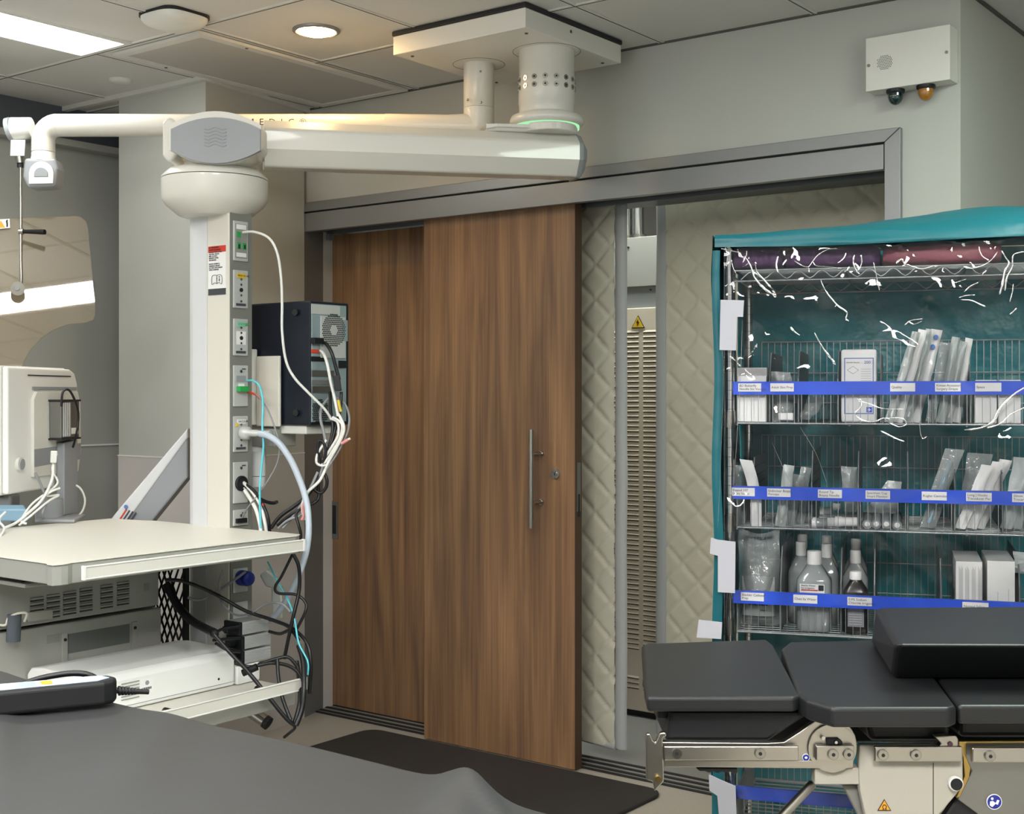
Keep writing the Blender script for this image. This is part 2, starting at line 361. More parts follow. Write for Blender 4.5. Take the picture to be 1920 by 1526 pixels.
# ------------------------------------------------ machine room contents
def quilt(name, p0, p1, z0, z1, label, pu=.16, pz=.145, hang=.0, amp=.012, edges='both'):
    p0 = Vector(p0); p1 = Vector(p1); L = (p1-p0).length; d = (p1-p0)/L; nrm = Vector((d.y, -d.x))
    if nrm.dot(Vector((0, -1))) < 0: nrm = -nrm
    root = thing(name, label, 'curtain', ((p0.x+p1.x)/2, (p0.y+p1.y)/2, z0))
    def fn(s, t):
        x = s*L; z = z0+(z1-z0)*t
        a = x/pu+z/pz; c_ = x/pu-z/pz
        dd = min(abs(math.sin(PI*a)), abs(math.sin(PI*c_))); q = 1-(1-dd)**5
        w = noise.noise(Vector((x*5, z*5, 3)))*.004+noise.noise(Vector((x*14, z*20, 9)))*.0025
        o = amp*q+w+.02*math.sin(x*4+1)
        P = p0+d*x+nrm*o; return (P.x, P.y, z)
    b = MB(); b.grid(fn, int(L/.008), int((z1-z0)/.009), 'quilt'); b.obj('quilted_panel', root)
    for e in (0, 1):
        if edges == 'right' and e == 0: continue
        if edges == 'left' and e == 1: continue
        c0 = p0 if e == 0 else p1; s = -1 if e == 0 else 1
        b = MB()
        def fe(u, t):
            z = z0+(z1-z0)*t; a = u*PI; w = .006*noise.noise(Vector((e*7, z*3, 1)))
            P = c0+d*(s*(.028-.03*math.cos(a))+w)+nrm*(.018*math.sin(a)+.02*math.sin((0 if e == 0 else L)*4+1)); return (P.x, P.y, z)
        b.grid(fe, 8, 60, 'binding'); b.obj('edge_binding', root)
    b = MB(); b.tube([(p0.x, p0.y-.01, z0), ((p0.x+p1.x)/2, (p0.y+p1.y)/2-.015, z0+.005), (p1.x, p1.y-.01, z0)], .014, 'binding'); b.obj('bottom_hem', root)
    return root
qa = onN(1050, 1368, 4.62); qb = at(1158, 1398, 5.25); z_ = .10
quilt('quilted_curtain', (qb.x-.42, qb.y+.06), (qb.x, qb.y), .07, 2.33, 'beige quilted curtain strip hanging just beside the open edge of the wooden door', edges='right')
qc = onN(1252, 700, 4.72)
quilt('quilted_curtain', (qc.x, 4.74), (inR+.1, 4.62), .07, 2.42, 'wide beige quilted curtain hanging behind the teal covered rack', edges='left')
# louvred cabinet
lc = thing('equipment_cabinet', 'beige louvred equipment cabinet with yellow shock triangle seen between the quilted curtains', 'cabinet', (-3.1, 5.4, 0))
x0 = onN(1164, 600, 5.14).x-.12; x1 = onN(1235, 600, 5.14).x+.06; zt = 1.5+161/F*6.0
b = MB(); b.box((x0, 5.14, .03), (x1+.35, 5.7, zt), 'louvre'); b.box((x0+.02, 5.16, 0), (x1+.3, 5.7, .03), 'dark'); b.obj('cabinet_body', lc, bevel=.004)
b = MB(); lm = onN(1200, 700, 5.13).x
for k in range(0, 75):
    z = zt-.115-k*.0229
    if z < .12: break
    if .30 > z > .20: continue
    for a, c_ in ((lm-.16, lm-.012), (lm+.012, lm+.16)):
        b.prism([(a, 5.141, z), (a, 5.141, z+.013), (a, 5.136, z+.002)], (c_-a, 0, 0), 'louvre'); b.box((a, 5.1385, z-.0042), (c_, 5.1405, z), 'louvre_dark')
b.obj('louvre_grille', lc)
tp = onN(1196, 604, 5.135); w = .036
b = MB(); b.prism([(tp.x-w, 5.136, tp.z-.028), (tp.x+w, 5.136, tp.z-.028), (tp.x, 5.136, tp.z+.032)], (0, .003, 0), 'dark')
b.prism([(tp.x-w*.82, 5.134, tp.z-.024), (tp.x+w*.82, 5.134, tp.z-.024), (tp.x, 5.134, tp.z+.025)], (0, .003, 0), 'yellow')
b.prism([(tp.x+.004, 5.132, tp.z+.016), (tp.x-.008, 5.132, tp.z-.003), (tp.x, 5.132, tp.z-.003), (tp.x-.003, 5.132, tp.z-.02), (tp.x+.008, 5.132, tp.z+.002), (tp.x+.001, 5.132, tp.z+.002)], (0, .002, 0), 'dark')
b.obj('warning_triangle', lc)
b = MB(); b.box((x0, 5.16, zt+.002), (x1+.35, 5.7, zt+.10), 'mach_grey'); b.box((x0, 5.15, zt+.10), (x1+.35, 5.7, zt+.33), 'grey_box2')
for (px, py) in ((1220, 543), (1178, 464)): q = onN(px, py, 5.148); b.cyl((q.x, 5.15, q.z), (q.x, 5.146, q.z), .005, 'dark')
tag(b.obj('electrical_trunking', bevel=.002), 'grey metal wiring box standing on top of the louvred cabinet', 'box')
for i, (px, r, lb) in enumerate(((1176, .024, 'left of the two bright metal conduits rising above the grey wiring box'), (1197, .028, 'right of the two bright metal conduits rising above the grey wiring box'))):
    q = onN(px, 420, 5.3); b = MB(); b.cyl((q.x, 5.3, zt+.33), (q.x, 5.3, CZ), r, 'chrome'); b.cyl((q.x, 5.3, zt+.33), (q.x, 5.3, zt+.36), r+.012, 'nickel')
    tag(b.obj('conduit_pipe'), lb, 'pipe', 'metal conduits above the wiring box')

# ================================================================== CEILING FIXTURES
def emis(name, col, st):
    m = bpy.data.materials.new(name); m.use_nodes = True; nt = m.node_tree; nt.nodes.clear()
    o = nt.nodes.new('ShaderNodeOutputMaterial'); e = nt.nodes.new('ShaderNodeEmission'); e.inputs[0].default_value = lin(col); e.inputs[1].default_value = st; nt.links.new(e.outputs[0], o.inputs[0]); M[name] = m
emis('lamp', '#f4f6f2', 16.0); emis('fill_green', '#eafbee', 26); emis('lamp_warm', '#ffd08a', 90); emis('fill_inner', '#f2f6f0', 34); emis('fill_soft', '#fbf9f6', 24); emis('fill_rear', '#fbf9f6', 78)  # all but the plain and warm ones serve added, unseen panels
def luminaire(x0, y0, x1, y1, label, m='lamp', z=CZ):
    r = thing('ceiling_light', label, 'ceiling light', ((x0+x1)/2, (y0+y1)/2, z))
    b = MB(); b.box((x0, y0, z-.006), (x1, y1, z-.004), m); b.obj('diffuser', r)
    b = MB()
    for q in ((x0-.02, y0-.02, x1+.02, y0), (x0-.02, y1, x1+.02, y1+.02), (x0-.02, y0, x0, y1), (x1, y0, x1+.02, y1)): b.box((q[0], q[1], z-.012), (q[2], q[3], z-.003), 'grid')
    b.obj('frame', r)
luminaire(-4.36, 1.80, -4.09, 2.99, 'long narrow fluorescent ceiling panel glowing white near the access point')
luminaire(-3.62, -.55, -3.18, .60, 'unseen fill panel added on the ceiling above the grey examination bed', 'fill_soft')  # put in out of view to raise the room's brightness
luminaire(-1.80, .60, -1.36, 1.75, 'unseen fill panel added on the ceiling between the beds', 'fill_soft')  # another panel outside the view, added as general fill
luminaire(-.55, 2.42, -.1, 3.55, 'unseen fill panel added on the ceiling in front of the teal covered rack', 'fill_green')  # unseen, added to brighten and slightly green the right side
luminaire(-1.80, -1.9, -1.36, -.75, 'unseen fill panel added on the ceiling at the far rear of the room', 'fill_rear')  # added behind the camera as strong fill
luminaire(.1, -.6, .55, .6, 'unseen fill panel added on the ceiling above the black operating table side', 'fill_rear')  # unseen, added to light the rack contents from the front
luminaire(-3.7, 4.88, -2.3, 5.08, 'unseen fill panel added on the ceiling inside the machine room', 'fill_inner')  # hidden by the header, added because the machine room was too dark
dlc = onZ(593, 56, CZ)
r = thing('recessed_downlight', 'round recessed downlight glowing warm white in the ceiling', 'downlight', (dlc.x, dlc.y, CZ))
b = MB(); b.lathe((dlc.x, dlc.y, CZ), [(.086, 0), (.086, -.006), (.074, -.010), (.070, -.003), (.070, 0)], 'steel_paint'); b.obj('trim_ring', r)
b = MB(); b.lathe((dlc.x, dlc.y, CZ), [(.068, -.003), (.062, -.010), (.04, -.018), (.001, -.021)], 'lamp_warm'); b.obj('lens', r)
ap = onZ(327, 28, CZ)
r = thing('wireless_access_point', 'pale curved plastic unit on the ceiling beside the light panel', 'access point', (ap.x, ap.y, CZ))
b = MB()
def fap(s, t):
    a = s*2*PI; rr = math.sin(t*PI/2); sx = math.copysign(abs(math.cos(a))**.6, math.cos(a)); sy = math.copysign(abs(math.sin(a))**.6, math.sin(a))
    return (ap.x+sx*.10*rr, ap.y+sy*.10*rr, CZ-.042*math.cos(t*PI/2)**.8-.012)
b.grid(fap, 40, 8, 'offwhite'); b.obj('cover', r)
b = MB(); b.prism([(ap.x+x, ap.y+y, CZ-.012) for x, y in rrect(-.097, -.097, .097, .097, .04)], (0, 0, .0115), 'dark'); b.obj('mounting_base', r)
sm = onZ(225, 149, CZ)
b = MB(); b.lathe((sm.x, sm.y, CZ), [(.046, 0), (.046, -.008), (.038, -.014), (.012, -.017), (.001, -.017)], 'offwhite')
tag(b.obj('smoke_detector'), 'small round white ceiling sensor near the top of the column', 'sensor')
# wall speaker box
wb0 = onN(1623, 172, 4.145); wb1 = onN(1781, 45, 4.145)
r = thing('wall_alarm_box', 'white metal wall box with round speaker grille above the door casing corner', 'alarm box', ((wb0.x+wb1.x)/2, 4.22, 2.5))
b = MB(); b.box((wb0.x, 4.145, wb0.z), (wb1.x, 4.22, wb1.z), 'plate_white'); b.obj('housing', r, bevel=.002)
b = MB(); gc = onN(1658, 117, 4.144)
for i in range(-5, 6):
    for j in range(-5, 6):
        if i*i+j*j <= 22: x = gc.x+i*.0057+(.0028 if j % 2 else 0); z = gc.z+j*.0054; b.cyl((x, 4.1435, z), (x, 4.146, z), .0014, 'dark', 6)
b.obj('speaker_grille', r)
for px, py in ((1629, 123), (1775, 98)):
    q = onN(px, py, 4.144); b = MB(); b.cyl((q.x, 4.141, q.z), (q.x, 4.146, q.z), .005, 'nickel', 12); b.obj('screw', r)
for px, m, lb in ((1679, 'green_dome', 'dark green lamp'), (1736, 'amber_dome', 'amber lamp')):
    q = onN(px, 170, 4.18); b = MB(); b.sphere((q.x, 4.18, wb0.z-.022), .0245, m, sc=(1, 1, 1.15), h0=0); b.lathe((q.x, 4.18, wb0.z), [(.0245, -.022), (.0245, -.012)], m)
    b.lathe((q.x, 4.18, wb0.z), [(.03, 0), (.03, -.008), (.026, -.013)], 'dark'); o = b.obj('signal_lamp', r); o['label'] = lb

# ================================================================== BOOMS
ct = onZ(985, 13, 2.80)
PZ1, PZ0 = 2.80, 2.732
px0, px1 = ct.x-.60, ct.x; py0, py1 = ct.y, ct.y+.60
small = onZ(898, 121, PZ0); big = onZ(1025, 97, PZ0)
r = thing('ceiling_boom_mount', 'square cream ceiling mount plate carrying two round columns', 'ceiling mount', ((px0+px1)/2, (py0+py1)/2, PZ1))
b = MB(); b.box((px0, py0, PZ0), (px1, py1, PZ1), 'plate_white'); b.obj('cover_plate', r, bevel=.003)
b = MB(); b.box((px0-.004, py0-.004, PZ1), (px1+.004, py1+.004, CZ-.002), 'dark'); b.obj('gasket', r, bevel=.005)
for (x, y) in ((px0+.05, py0+.05), (px1-.04, py0+.06), (px0+.05, py1-.05), (px1-.05, py1-.05), (px1-.3, py0+.5), (px0+.3, py1-.04)): b = MB(); b.cyl((x, y, PZ0-.003), (x, y, PZ0+.001), .006, 'seam', 12); b.obj('screw', r)
b = MB(); b.cyl((px1+.001, py0+.27, PZ0+.045), (px1-.001, py0+.27, PZ0+.045), .006, 'seam', 12)
b.obj('screw', r)
for cx_, cy_, rr_ in ((small.x, small.y, .097), (big.x, big.y, .122)):
    b = MB(); b.tube([(cx_+rr_*math.cos(2*PI*i/48), cy_+rr_*math.sin(2*PI*i/48), PZ0) for i in range(49)], .0010, 'seam', 6, 0); b.obj('collar_ring', r)
# back boom: small column + long arm to left
AZ = 2.50
r2 = thing('ceiling_boom', 'slim cream ceiling boom with long tube arm reaching behind to the hanging shield', 'boom arm', (small.x, small.y, PZ0))
R = .0575
b = MB(); b.lathe((small.x, small.y, 0), [(R, PZ0), (R, 2.568), (R-.001, 2.567)], 'cream_light'); b.obj('column', r2)
for px_, py_ in ((901, 134), (902, 192), (877, 187)):
    q = at(px_, py_, small.x*-sn+small.y*cs-.055); b = MB(); b.sphere((q.x, q.y, q.z), .005, 'nickel', 8); b.obj('screw', r2)
elb = at(94, 232, 4.85)
d_ = Vector((elb.x-small.x, elb.y-small.y)); Ld = d_.length; d_ /= Ld; pd = Vector((-d_.y, d_.x))
b = MB(); b.lathe((small.x, small.y, 0), [(R, 2.566), (R, 2.43), (R-.01, 2.42)], 'cream_light')
rings = []
for t, w, zt_, zb_ in ((0, .055, 2.545, 2.45), (.06, .05, 2.545, 2.455), (.12, .044, 2.542, 2.462), (.35, .042, 2.546, 2.462)):
    P = Vector((small.x, small.y))+d_*t; rg = []
    for i in range(24):
        a = 2*PI*i/24; c_ = math.copysign(abs(math.cos(a))**.7, math.cos(a)); s_ = math.copysign(abs(math.sin(a))**.7, math.sin(a))
        Q = P+pd*w*c_; rg.append(Vector((Q.x, Q.y, (zt_+zb_)/2+(zt_-zb_)/2*s_)))
    rings.append(rg)
b.loft(rings, 'cream_light'); b.obj('shoulder', r2)
b = MB(); zc = 2.504
P1 = Vector((small.x, small.y))+d_*.35; P2 = Vector((elb.x, elb.y)) - d_*.03
b.cyl((P1.x, P1.y, zc), (P2.x, P2.y, zc), .042, 'cream_light', 32); b.obj('arm_tube', r2)
b = MB(); pts = [(P2.x, P2.y, zc), (elb.x, elb.y, zc)]
arc = [Vector((P2.x, P2.y, zc))+Vector((d_.x*.001, d_.y*.001, 0))]
for i in range(1, 9):
    a = PI/2*i/8; arc.append(Vector((P2.x+d_.x*.055*math.sin(a), P2.y+d_.y*.055*math.sin(a), zc-.055*(1-math.cos(a)))))
arc.append(arc[-1]+Vector((0, 0, -.045))); b.tube(arc, .043, 'cream_light', 24, 0); b.obj('elbow', r2)
E = arc[-1]
b = MB(); b.lathe((E.x, E.y, 0), [(.040, E.z), (.043, E.z-.004), (.043, E.z-.02), (.045, E.z-.022), (.045, E.z-.035)], 'cream_light'); b.obj('joint_ring', r2)
b = MB(); MC = Matrix.Translation(Vector((E.x, E.y, 0))) @ CAM
b.F = MC
prof = [(-.056, E.z-.030), (.056, E.z-.030), (.068, E.z-.07), (.060, E.z-.135), (-.042, E.z-.142), (-.062, E.z-.10)]
b.prism([(x, -.045, z) for x, z in prof], (0, .09, 0), 'cover_grey'); o = b.obj('end_knuckle', r2, bevel=.012, seg=4)
b = MB(MC); b.prism([(math.cos(a)*.046+.010, -.047, E.z-.090+math.sin(a)*.046) for a in [PI*i/12 for i in range(13)]]+[(-.036, -.047, E.z-.128), (.054, -.047, E.z-.126)], (0, -.005, 0), 'cream_light')
b.prism([(math.cos(a)*.026+.010, -.052, E.z-.092+math.sin(a)*.026) for a in [PI*i/10 for i in range(11)]]+[(-.016, -.052, E.z-.102), (.036, -.052, E.z-.102)], (0, -.004, 0), 'cover_grey'); b.obj('latch_cover', o, bevel=.003)
for px_ in (1,):
    tq = at(470, 226, 4.62); 
text('M E D I C \u00ae', .034, at(463, 229, 4.74), c2w(1, .02, 0), (0, 0, 1), 'ink', r2, sp=1.25)
# shield arm hanging at far left
sa = thing('hanging_shield', 'clear tinted radiation shield with rounded corner hanging on a steel rod at far left', 'shield', at(33, 240, 4.95))
b = MB(CAM); p = cc(40, 250, 4.93)
b.cyl(cc(16, 245, 4.93), cc(24, 243, 4.93), .048, 'cover_grey', 28); b.cyl(cc(24, 243, 4.93), cc(60, 240, 4.93), .046, 'offwhite', 28, .040)
b.loft([[Vector(cc(px, py, D)) for px, py, D in q] for q in (((20, 262, 4.90), (48, 262, 4.90), (48, 262, 4.98), (20, 262, 4.98)), ((19, 292, 4.91), (46, 292, 4.91), (46, 292, 4.97), (19, 292, 4.97)))], 'offwhite', False)
b.obj('pivot_head', sa, bevel=.004)
b = MB(CAM); b.cyl(cc(36, 288, 4.93), cc(38, 306, 4.93), .019, 'nickel', 20, .016); b.cyl(cc(38, 306, 4.93), cc(38, 314, 4.93), .012, 'dark', 16); b.obj('rod_collar', sa)
b = MB(CAM); b.tube([cc(39, 310, 4.93), cc(39, 400, 4.93), cc(39, 480, 4.93), cc(40, 525, 4.93), cc(37, 538, 4.93), cc(33, 541, 4.90)], .0062, 'brushed', 12); b.obj('rod', sa)
b = MB(CAM); b.cyl(cc(33, 541, 4.905), cc(33, 541, 4.93), .026, 'nickel', 28); b.cyl(cc(32, 540, 4.88), cc(33, 541, 4.905), .009, 'chrome', 16); b.obj('clamp_disc', sa)
b = MB(CAM); b.cyl(cc(36, 434, 4.93), cc(44, 434, 4.93), .012, 'nickel', 16); b.cyl(cc(44, 434, 4.93), cc(84, 435, 4.90), .0075, 'black_rub', 16, .010); b.obj('handle', sa)
outl = [(-60, 412), (60, 408), (140, 405), (150, 406), (160, 413), (164, 425), (168, 465), (174, 530), (178, 565), (178, 590), (174, 600), (160, 605), (130, 607), (100, 618), (75, 635), (55, 658), (43, 680), (38, 700), (20, 730), (-60, 760)]
SHC = Vector(cc(100, 540, 4.935)); SHN = Vector((-.035, -1, .0))
def shp(px, py):
    o = Vector((0, 0, CH)); d = Vector(((px-CX)/F, 1, -(py-HY)/F)); t = (SHC-o).dot(SHN)/d.dot(SHN); return o+d*t
SHN = Vector((.349, -.933, .10)).normalized(); SHC = Vector(cc(100, 540, 5.04))
b = MB(CAM); b.prism([shp(px, py) for px, py in outl], (0, .008, 0), 'shield'); b.obj('shield_pane', sa)
b = MB(CAM); pl = [Vector(shp(px, py))+Vector((0, -.012, 0)) for px, py in ((-20, 413), (20, 411), (21, 428), (-20, 432))]; b.prism(pl, (0, .003, 0), 'white')
b.prism([Vector(shp(px, py))+Vector((0, -.014, 0)) for px, py in ((-4, 428), (12, 427), (4, 414))], (0, .001, 0), 'orange')
b.tube([Vector(shp(px, py))+Vector((0, -.014, 0)) for px, py in ((15, 415), (16, 420), (16, 426))], .003, 'dark'); b.sphere(Vector(shp(16, 414))+Vector((0, -.014, 0)), .003, 'dark', 8); b.obj('warning_sticker', sa)
# front boom arm
K = Vector((-3.46, 2.90)); B2 = Vector((big.x, big.y))
fb = thing('pendant_boom', 'thick cream ceiling boom arm with grey oval knuckle holding the equipment column', 'boom arm', (big.x, big.y, PZ0))
b = MB(); b.lathe((big.x, big.y, 0), [(.100, PZ0), (.100, 2.64), (.1015, 2.638), (.1015, 2.54), (.0995, 2.538), (.0995, 2.49)], 'cream_light', 40); b.obj('column', fb)
for zz in (2.622, 2.594):
    for k in range(16):
        a = 2*PI*k/16+.18; n_ = Vector((math.cos(a), math.sin(a), 0))
        if n_.dot(c2w(0, -1, 0)) < -.1: continue
        P = Vector((big.x, big.y, zz))+n_*.1012; b = MB(); b.cyl(P, P+n_*.0025, .0095, 'nickel', 14); b.cyl(P, P+n_*.003, .0035, 'dark', 10); b.obj('bolt', fb)
b = MB(); b.lathe((big.x, big.y, 0), [(.10, 2.505), (.128, 2.495), (.133, 2.482), (.133, 2.47), (.12, 2.462)], 'cream_light', 40); b.obj('flange', fb)
d3 = (K-B2); L3 = d3.length; d3 /= L3; p3 = Vector((-d3.y, d3.x))
emis('green_glow', '#9fe0a8', 1.0)
b = MB(); b.lathe((big.x, big.y, 0), [(.118, 2.466), (.118, 2.452), (.10, 2.43)], 'green_glow', 40); b.obj('brake_light_ring', fb)
def boomring(t, hw, z0, z1, ch):
    P = B2+d3*t; out = []
    for w, z in ((-hw+ch, z0), (hw-ch, z0), (hw, z0+ch*1.2), (hw, z1-ch*.8), (hw-ch, z1), (-hw+ch, z1), (-hw, z1-ch*.8), (-hw, z0+ch*1.2)):
        Q = P+p3*w; out.append(Vector((Q.x, Q.y, z)))
    return out
b = MB(); b.loft([boomring(-.18, .098, 2.447, 2.458, .004), boomring(.20, .098, 2.447, 2.458, .004)], 'cream_light', False); 
b.loft([boomring(-.165, .06, 2.43, 2.455, .02), boomring(-.15, .085, 2.425, 2.458, .02), boomring(.10, .085, 2.425, 2.458, .02), boomring(.18, .07, 2.425, 2.448, .02)], 'cream_light'); 
b = MB(); b.prism([(P.x, P.y, 2.428) for P in [B2+d3*(.11*math.cos(a)) + p3*(.13*math.sin(a)) for a in [2*PI*i/40 for i in range(40)]]], (0, 0, .028), 'cream_light')
b.loft([boomring(-.06, .1, 2.427, 2.452, .02), boomring(.20, .075, 2.427, 2.452, .02), boomring(.235, .06, 2.427, 2.447, .02)], 'cream_light', False); b.obj('bearing_bracket', fb, bevel=.004)
zA = 2.428
b = MB(); b.loft([boomring(-.10, .09, zA-.15, zA, .045), boomring(L3-.16, .085, zA-.158, zA, .045)], 'cream_light', False); b.obj('arm_beam', fb, bevel=.008, seg=3)
b = MB(); b.loft([boomring(-.137, .05, zA-.12, zA-.03, .03), boomring(-.115, .088, zA-.15, zA-.003, .045), boomring(-.098, .092, zA-.153, zA+.002, .045)], 'cover_grey', False); b.obj('end_cap', fb, bevel=.004)
# knuckle: barrel covers
KD = 4.40
b = MB(CAM)
def knuck(px0, px1, yt, yb, D, bow, bw):
    # lens outline in the camera-facing plane, returned as polygon
    n = 14; up = []; lo = []
    for i in range(n+1):
        s = i/n; x = px0+(px1-px0)*s; k = 1-(2*s-1)**2
        up.append((x, yt+ (1-k)*bow)); lo.append((x, yb-(1-k)*bw))
    return [cc(x, y, D) for x, y in up]+[cc(x, y, D) for x, y in reversed(lo)]
b.prism(knuck(318, 491, 207, 308, 4.27, 30, 28), (0, .16, 0), 'cream_light'); b.obj('knuckle_body', fb, bevel=.012, seg=3)
b = MB(CAM); b.prism(knuck(316, 490, 208, 307, 4.262, 27, 26), (0, .012, 0), 'cream_light'); b.prism(knuck(320, 488, 220, 306, 4.250, 22, 24), (0, .018, 0), 'cover_grey')
for k in range(6):
    y = 241+k*6.3; b.tube([cc(383+i*7, y+2.2*math.sin(i*1.6), 4.250) for i in range(7)], .0022, 'cover_grey', 6, 3)
b.obj('knuckle_cover', fb, bevel=.006, seg=3)
b = MB(CAM); b.prism(knuck(304, 330, 220, 302, 4.34, 10, 12), (0, .14, 0), 'cream_light'); b.obj('knuckle_side_cap', fb, bevel=.01, seg=3)
# head bowl
hb = Vector((K.x+.02, K.y+.03))
hc = c2w(*cc(403, 300, 4.44))
def zz(py, D=4.40): return CH-(py-HY)/F*D
b = MB(); prof = [(.10, zz(300)), (.115, zz(318)), (.155, zz(318)), (.178, zz(330)), (.179, zz(334))]
b.lathe((hc.x, hc.y, 0), prof, 'cream_light', 48); b.obj('bowl_top', fb)
b = MB(); b.lathe((hc.x, hc.y, 0), [(.179, zz(335.5)), (.179, zz(372)), (.165, zz(384)), (.125, zz(402)), (.11, zz(405))], 'cream_light', 48); b.obj('bowl', fb)

# ================================================================== EQUIPMENT COLUMN WITH SHELVES
cu1 = onZ(430, 990, 1.05).x; cn0 = onZ(430, 990, 1.05).y; cu0 = cu1-.235; cn1 = cn0+.092
ec = thing('equipment_pendant', 'tall cream equipment column with gas and power outlets down its grey side and two shelves', 'equipment column', ((cu0+cu1)/2, (cn0+cn1)/2, .42))
ztop = zz(398)
b = MB(); um = onN(388, 700, cn0).x
b.box((um, cn0, .42), (cu1-.003, cn1, ztop), 'cream'); b.obj('column_front', ec, bevel=.004)
b = MB(); pr = [(um-.001, cn0), (cu0+.045, cn0+.001), (cu0+.015, cn0+.012), (cu0, cn0+.045), (cu0, cn1), (um-.001, cn1)]
b.prism([(x, y, .42) for x, y in reversed(pr)], (0, 0, ztop-.42), 'col_white'); b.obj('column_corner', ec, bevel=.006)
b = MB(); b.box((cu1-.003, cn0+.004, .42), (cu1+.001, cn1+.006, ztop), 'col_side'); b.obj('outlet_channel', ec)
def outlet(py0, py1, kind, label):
    U = cu1+.001; z1 = onU(450, py0, U).z; z0 = onU(450, py1, U).z; y0 = onU(436, 600, U).y; y1 = onU(463, 600, U).y
    o_ = MB(); o_.box((U, y0, z0), (U+.006, y1, z1), 'outlet'); pl = o_.obj('outlet_plate', ec, bevel=.002); pl['label'] = label
    H = z1-z0; ym = (y0+y1)/2; W = y1-y0; X = U+.0065
    b = MB()
    if kind == 'data':
        b.box((X-.001, y0+.006, z0+.01), (X+.001, y1-.006, z1-.01), 'grey_box'); b.box((X, y0+.01, z1-.028), (X+.002, y1-.01, z1-.012), 'white'); b.box((X, y0+.01, z0+.014), (X+.002, y1-.01, z0+.028), 'white')
        for yy in (ym-.018, ym+.006): b.box((X, yy, z0+.04), (X+.003, yy+.015, z0+.062), 'green'); b.box((X+.002, yy+.004, z0+.042), (X+.004, yy+.011, z0+.056), 'dark')
        b.box((X, ym-.02, z1-.055), (X+.003, ym-.003, z1-.037), 'green')
    elif kind in ('air', 'oxygen', 'vac'):
        b.box((X, y0+.014, z1-.026), (X+.002, y1-.012, z1-.011), {'air': 'yellow', 'oxygen': 'green_soft', 'vac': 'white'}[kind])
        b.cyl((X, ym, z0+H*.48), (X+.003, ym, z0+H*.48), .007, 'dark', 14)
        if kind == 'oxygen': b.box((X-.001, ym-.02, z0+H*.3), (X+.0012, ym+.02, z0+H*.66), 'white')
        for f in (.18, .34, .62, .76): b.cyl((X, ym, z0+H*f), (X+.002, ym, z0+H*f), .004, 'nickel', 10)
        b.box((X, ym-.022, z0+.008), (X+.0015, ym+.02, z0+.016), 'ink')
        if kind == 'vac': b.prism([(X, ym-.026, z0+H*.72), (X, ym-.010, z0+H*.72), (X, ym-.018, z0+H*.82)], (.002, 0, 0), 'yellow')
    else:
        b.cyl((X, ym, z1-.02), (X+.002, ym, z1-.02), .005, 'nickel', 12); b.box((X, ym+.004, z1-.014), (X+.0015, ym+.02, z1-.010), 'ink')
        if kind == 'grommet': b.lathe((X, ym, z0+H*.48), [(.026, -.002), (.026, .006), (.02, .009), (.017, .004), (.001, .003)], 'black_rub', 24, (1, 0, 0))
        if kind == 'video':
            b.box((X, ym-.02, z1-.055), (X+.0015, ym+.02, z1-.035), 'ink_soft'); b.box((X, ym-.012, z1-.085), (X+.003, ym+.012, z1-.062), 'white')
            b.box((X, ym-.02, z0+.050), (X+.02, ym+.018, z0+.068), 'green')
        if kind == 'power':
            b.box((X, ym-.024, z0+.01), (X+.008, ym+.02, z0+.025), 'black')
    b.obj('outlet_fitting', pl)
    if kind == 'air': text('MEDICAL AIR', .0085, (X+.0022, y0+.015, z1-.0185), (0, 1, 0), (0, 0, 1), 'ink', pl)
    if kind == 'oxygen': text('OXYGEN', .012, (X+.0022, y0+.017, z1-.0185), (0, 1, 0), (0, 0, 1), 'green', pl)
    if kind == 'vac': text('VACUUM', .010, (X+.0022, y0+.018, z1-.0185), (0, 1, 0), (0, 0, 1), 'ink', pl)
    return pl
outlet(415, 490, 'data', 'data socket plate with green ports')
outlet(507, 578, 'air', 'medical air outlet plate with yellow strip')
outlet(598, 667, 'oxygen', 'oxygen outlet plate with green strip')
outlet(685, 762, 'video', 'plate with cyan and green plugs')
outlet(780, 847, 'vac', 'vacuum outlet plate with hose fitting')
outlet(866, 943, 'grommet', 'plate with black cable grommet')
outlet(955, 985, 'power', 'power socket plate just above the shelf')
# warning label on the front
lx0 = onN(391, 500, cn0).x; lx1 = onN(424, 500, cn0).x; Yl = cn0-.001
lz = lambda py: onN(407, py, cn0).z
b = MB(); b.box((lx0, Yl, lz(553)), (lx1, Yl+.001, lz(461)), 'white'); b.box((lx0, Yl-.0006, lz(473)), (lx1, Yl, lz(461)), 'red'); b.box((lx0, Yl-.0006, lz(553)), (lx1, Yl, lz(541)), 'ink'); wl = b.obj('warning_label', ec)
text('\u25b2 WARNING\nAVERTISSEMENT', .0085, (lx0+.004, Yl-.0008, lz(466)), (1, 0, 0), (0, 0, 1), 'dark', wl)
text('DO NOT OPEN PANEL\nELECTRIC SHOCK\nRISK. DO NOT\nREMOVE COVER.\nSEE MANUAL\n \nNE PAS OUVRIR LE\nPANNEAU. RISQUE\nDE CHOC ELECTRIQUE\nVOIR LE MANUEL', .0066, (lx0+.004, Yl-.0008, lz(489)), (1, 0, 0), (0, 0, 1), 'ink', wl)
bx = (lx0+lx1)/2; bz = lz(525); b = MB()
for s in (-1, 1): b.tube([(bx, Yl-.001, bz-.012), (bx+s*.012, Yl-.001, bz-.009), (bx+s*.025, Yl-.001, bz-.014), (bx+s*.025, Yl-.001, bz+.012), (bx+s*.012, Yl-.001, bz+.017), (bx, Yl-.001, bz+.013), (bx, Yl-.001, bz-.012)], .0009, 'ink', 5, 3)
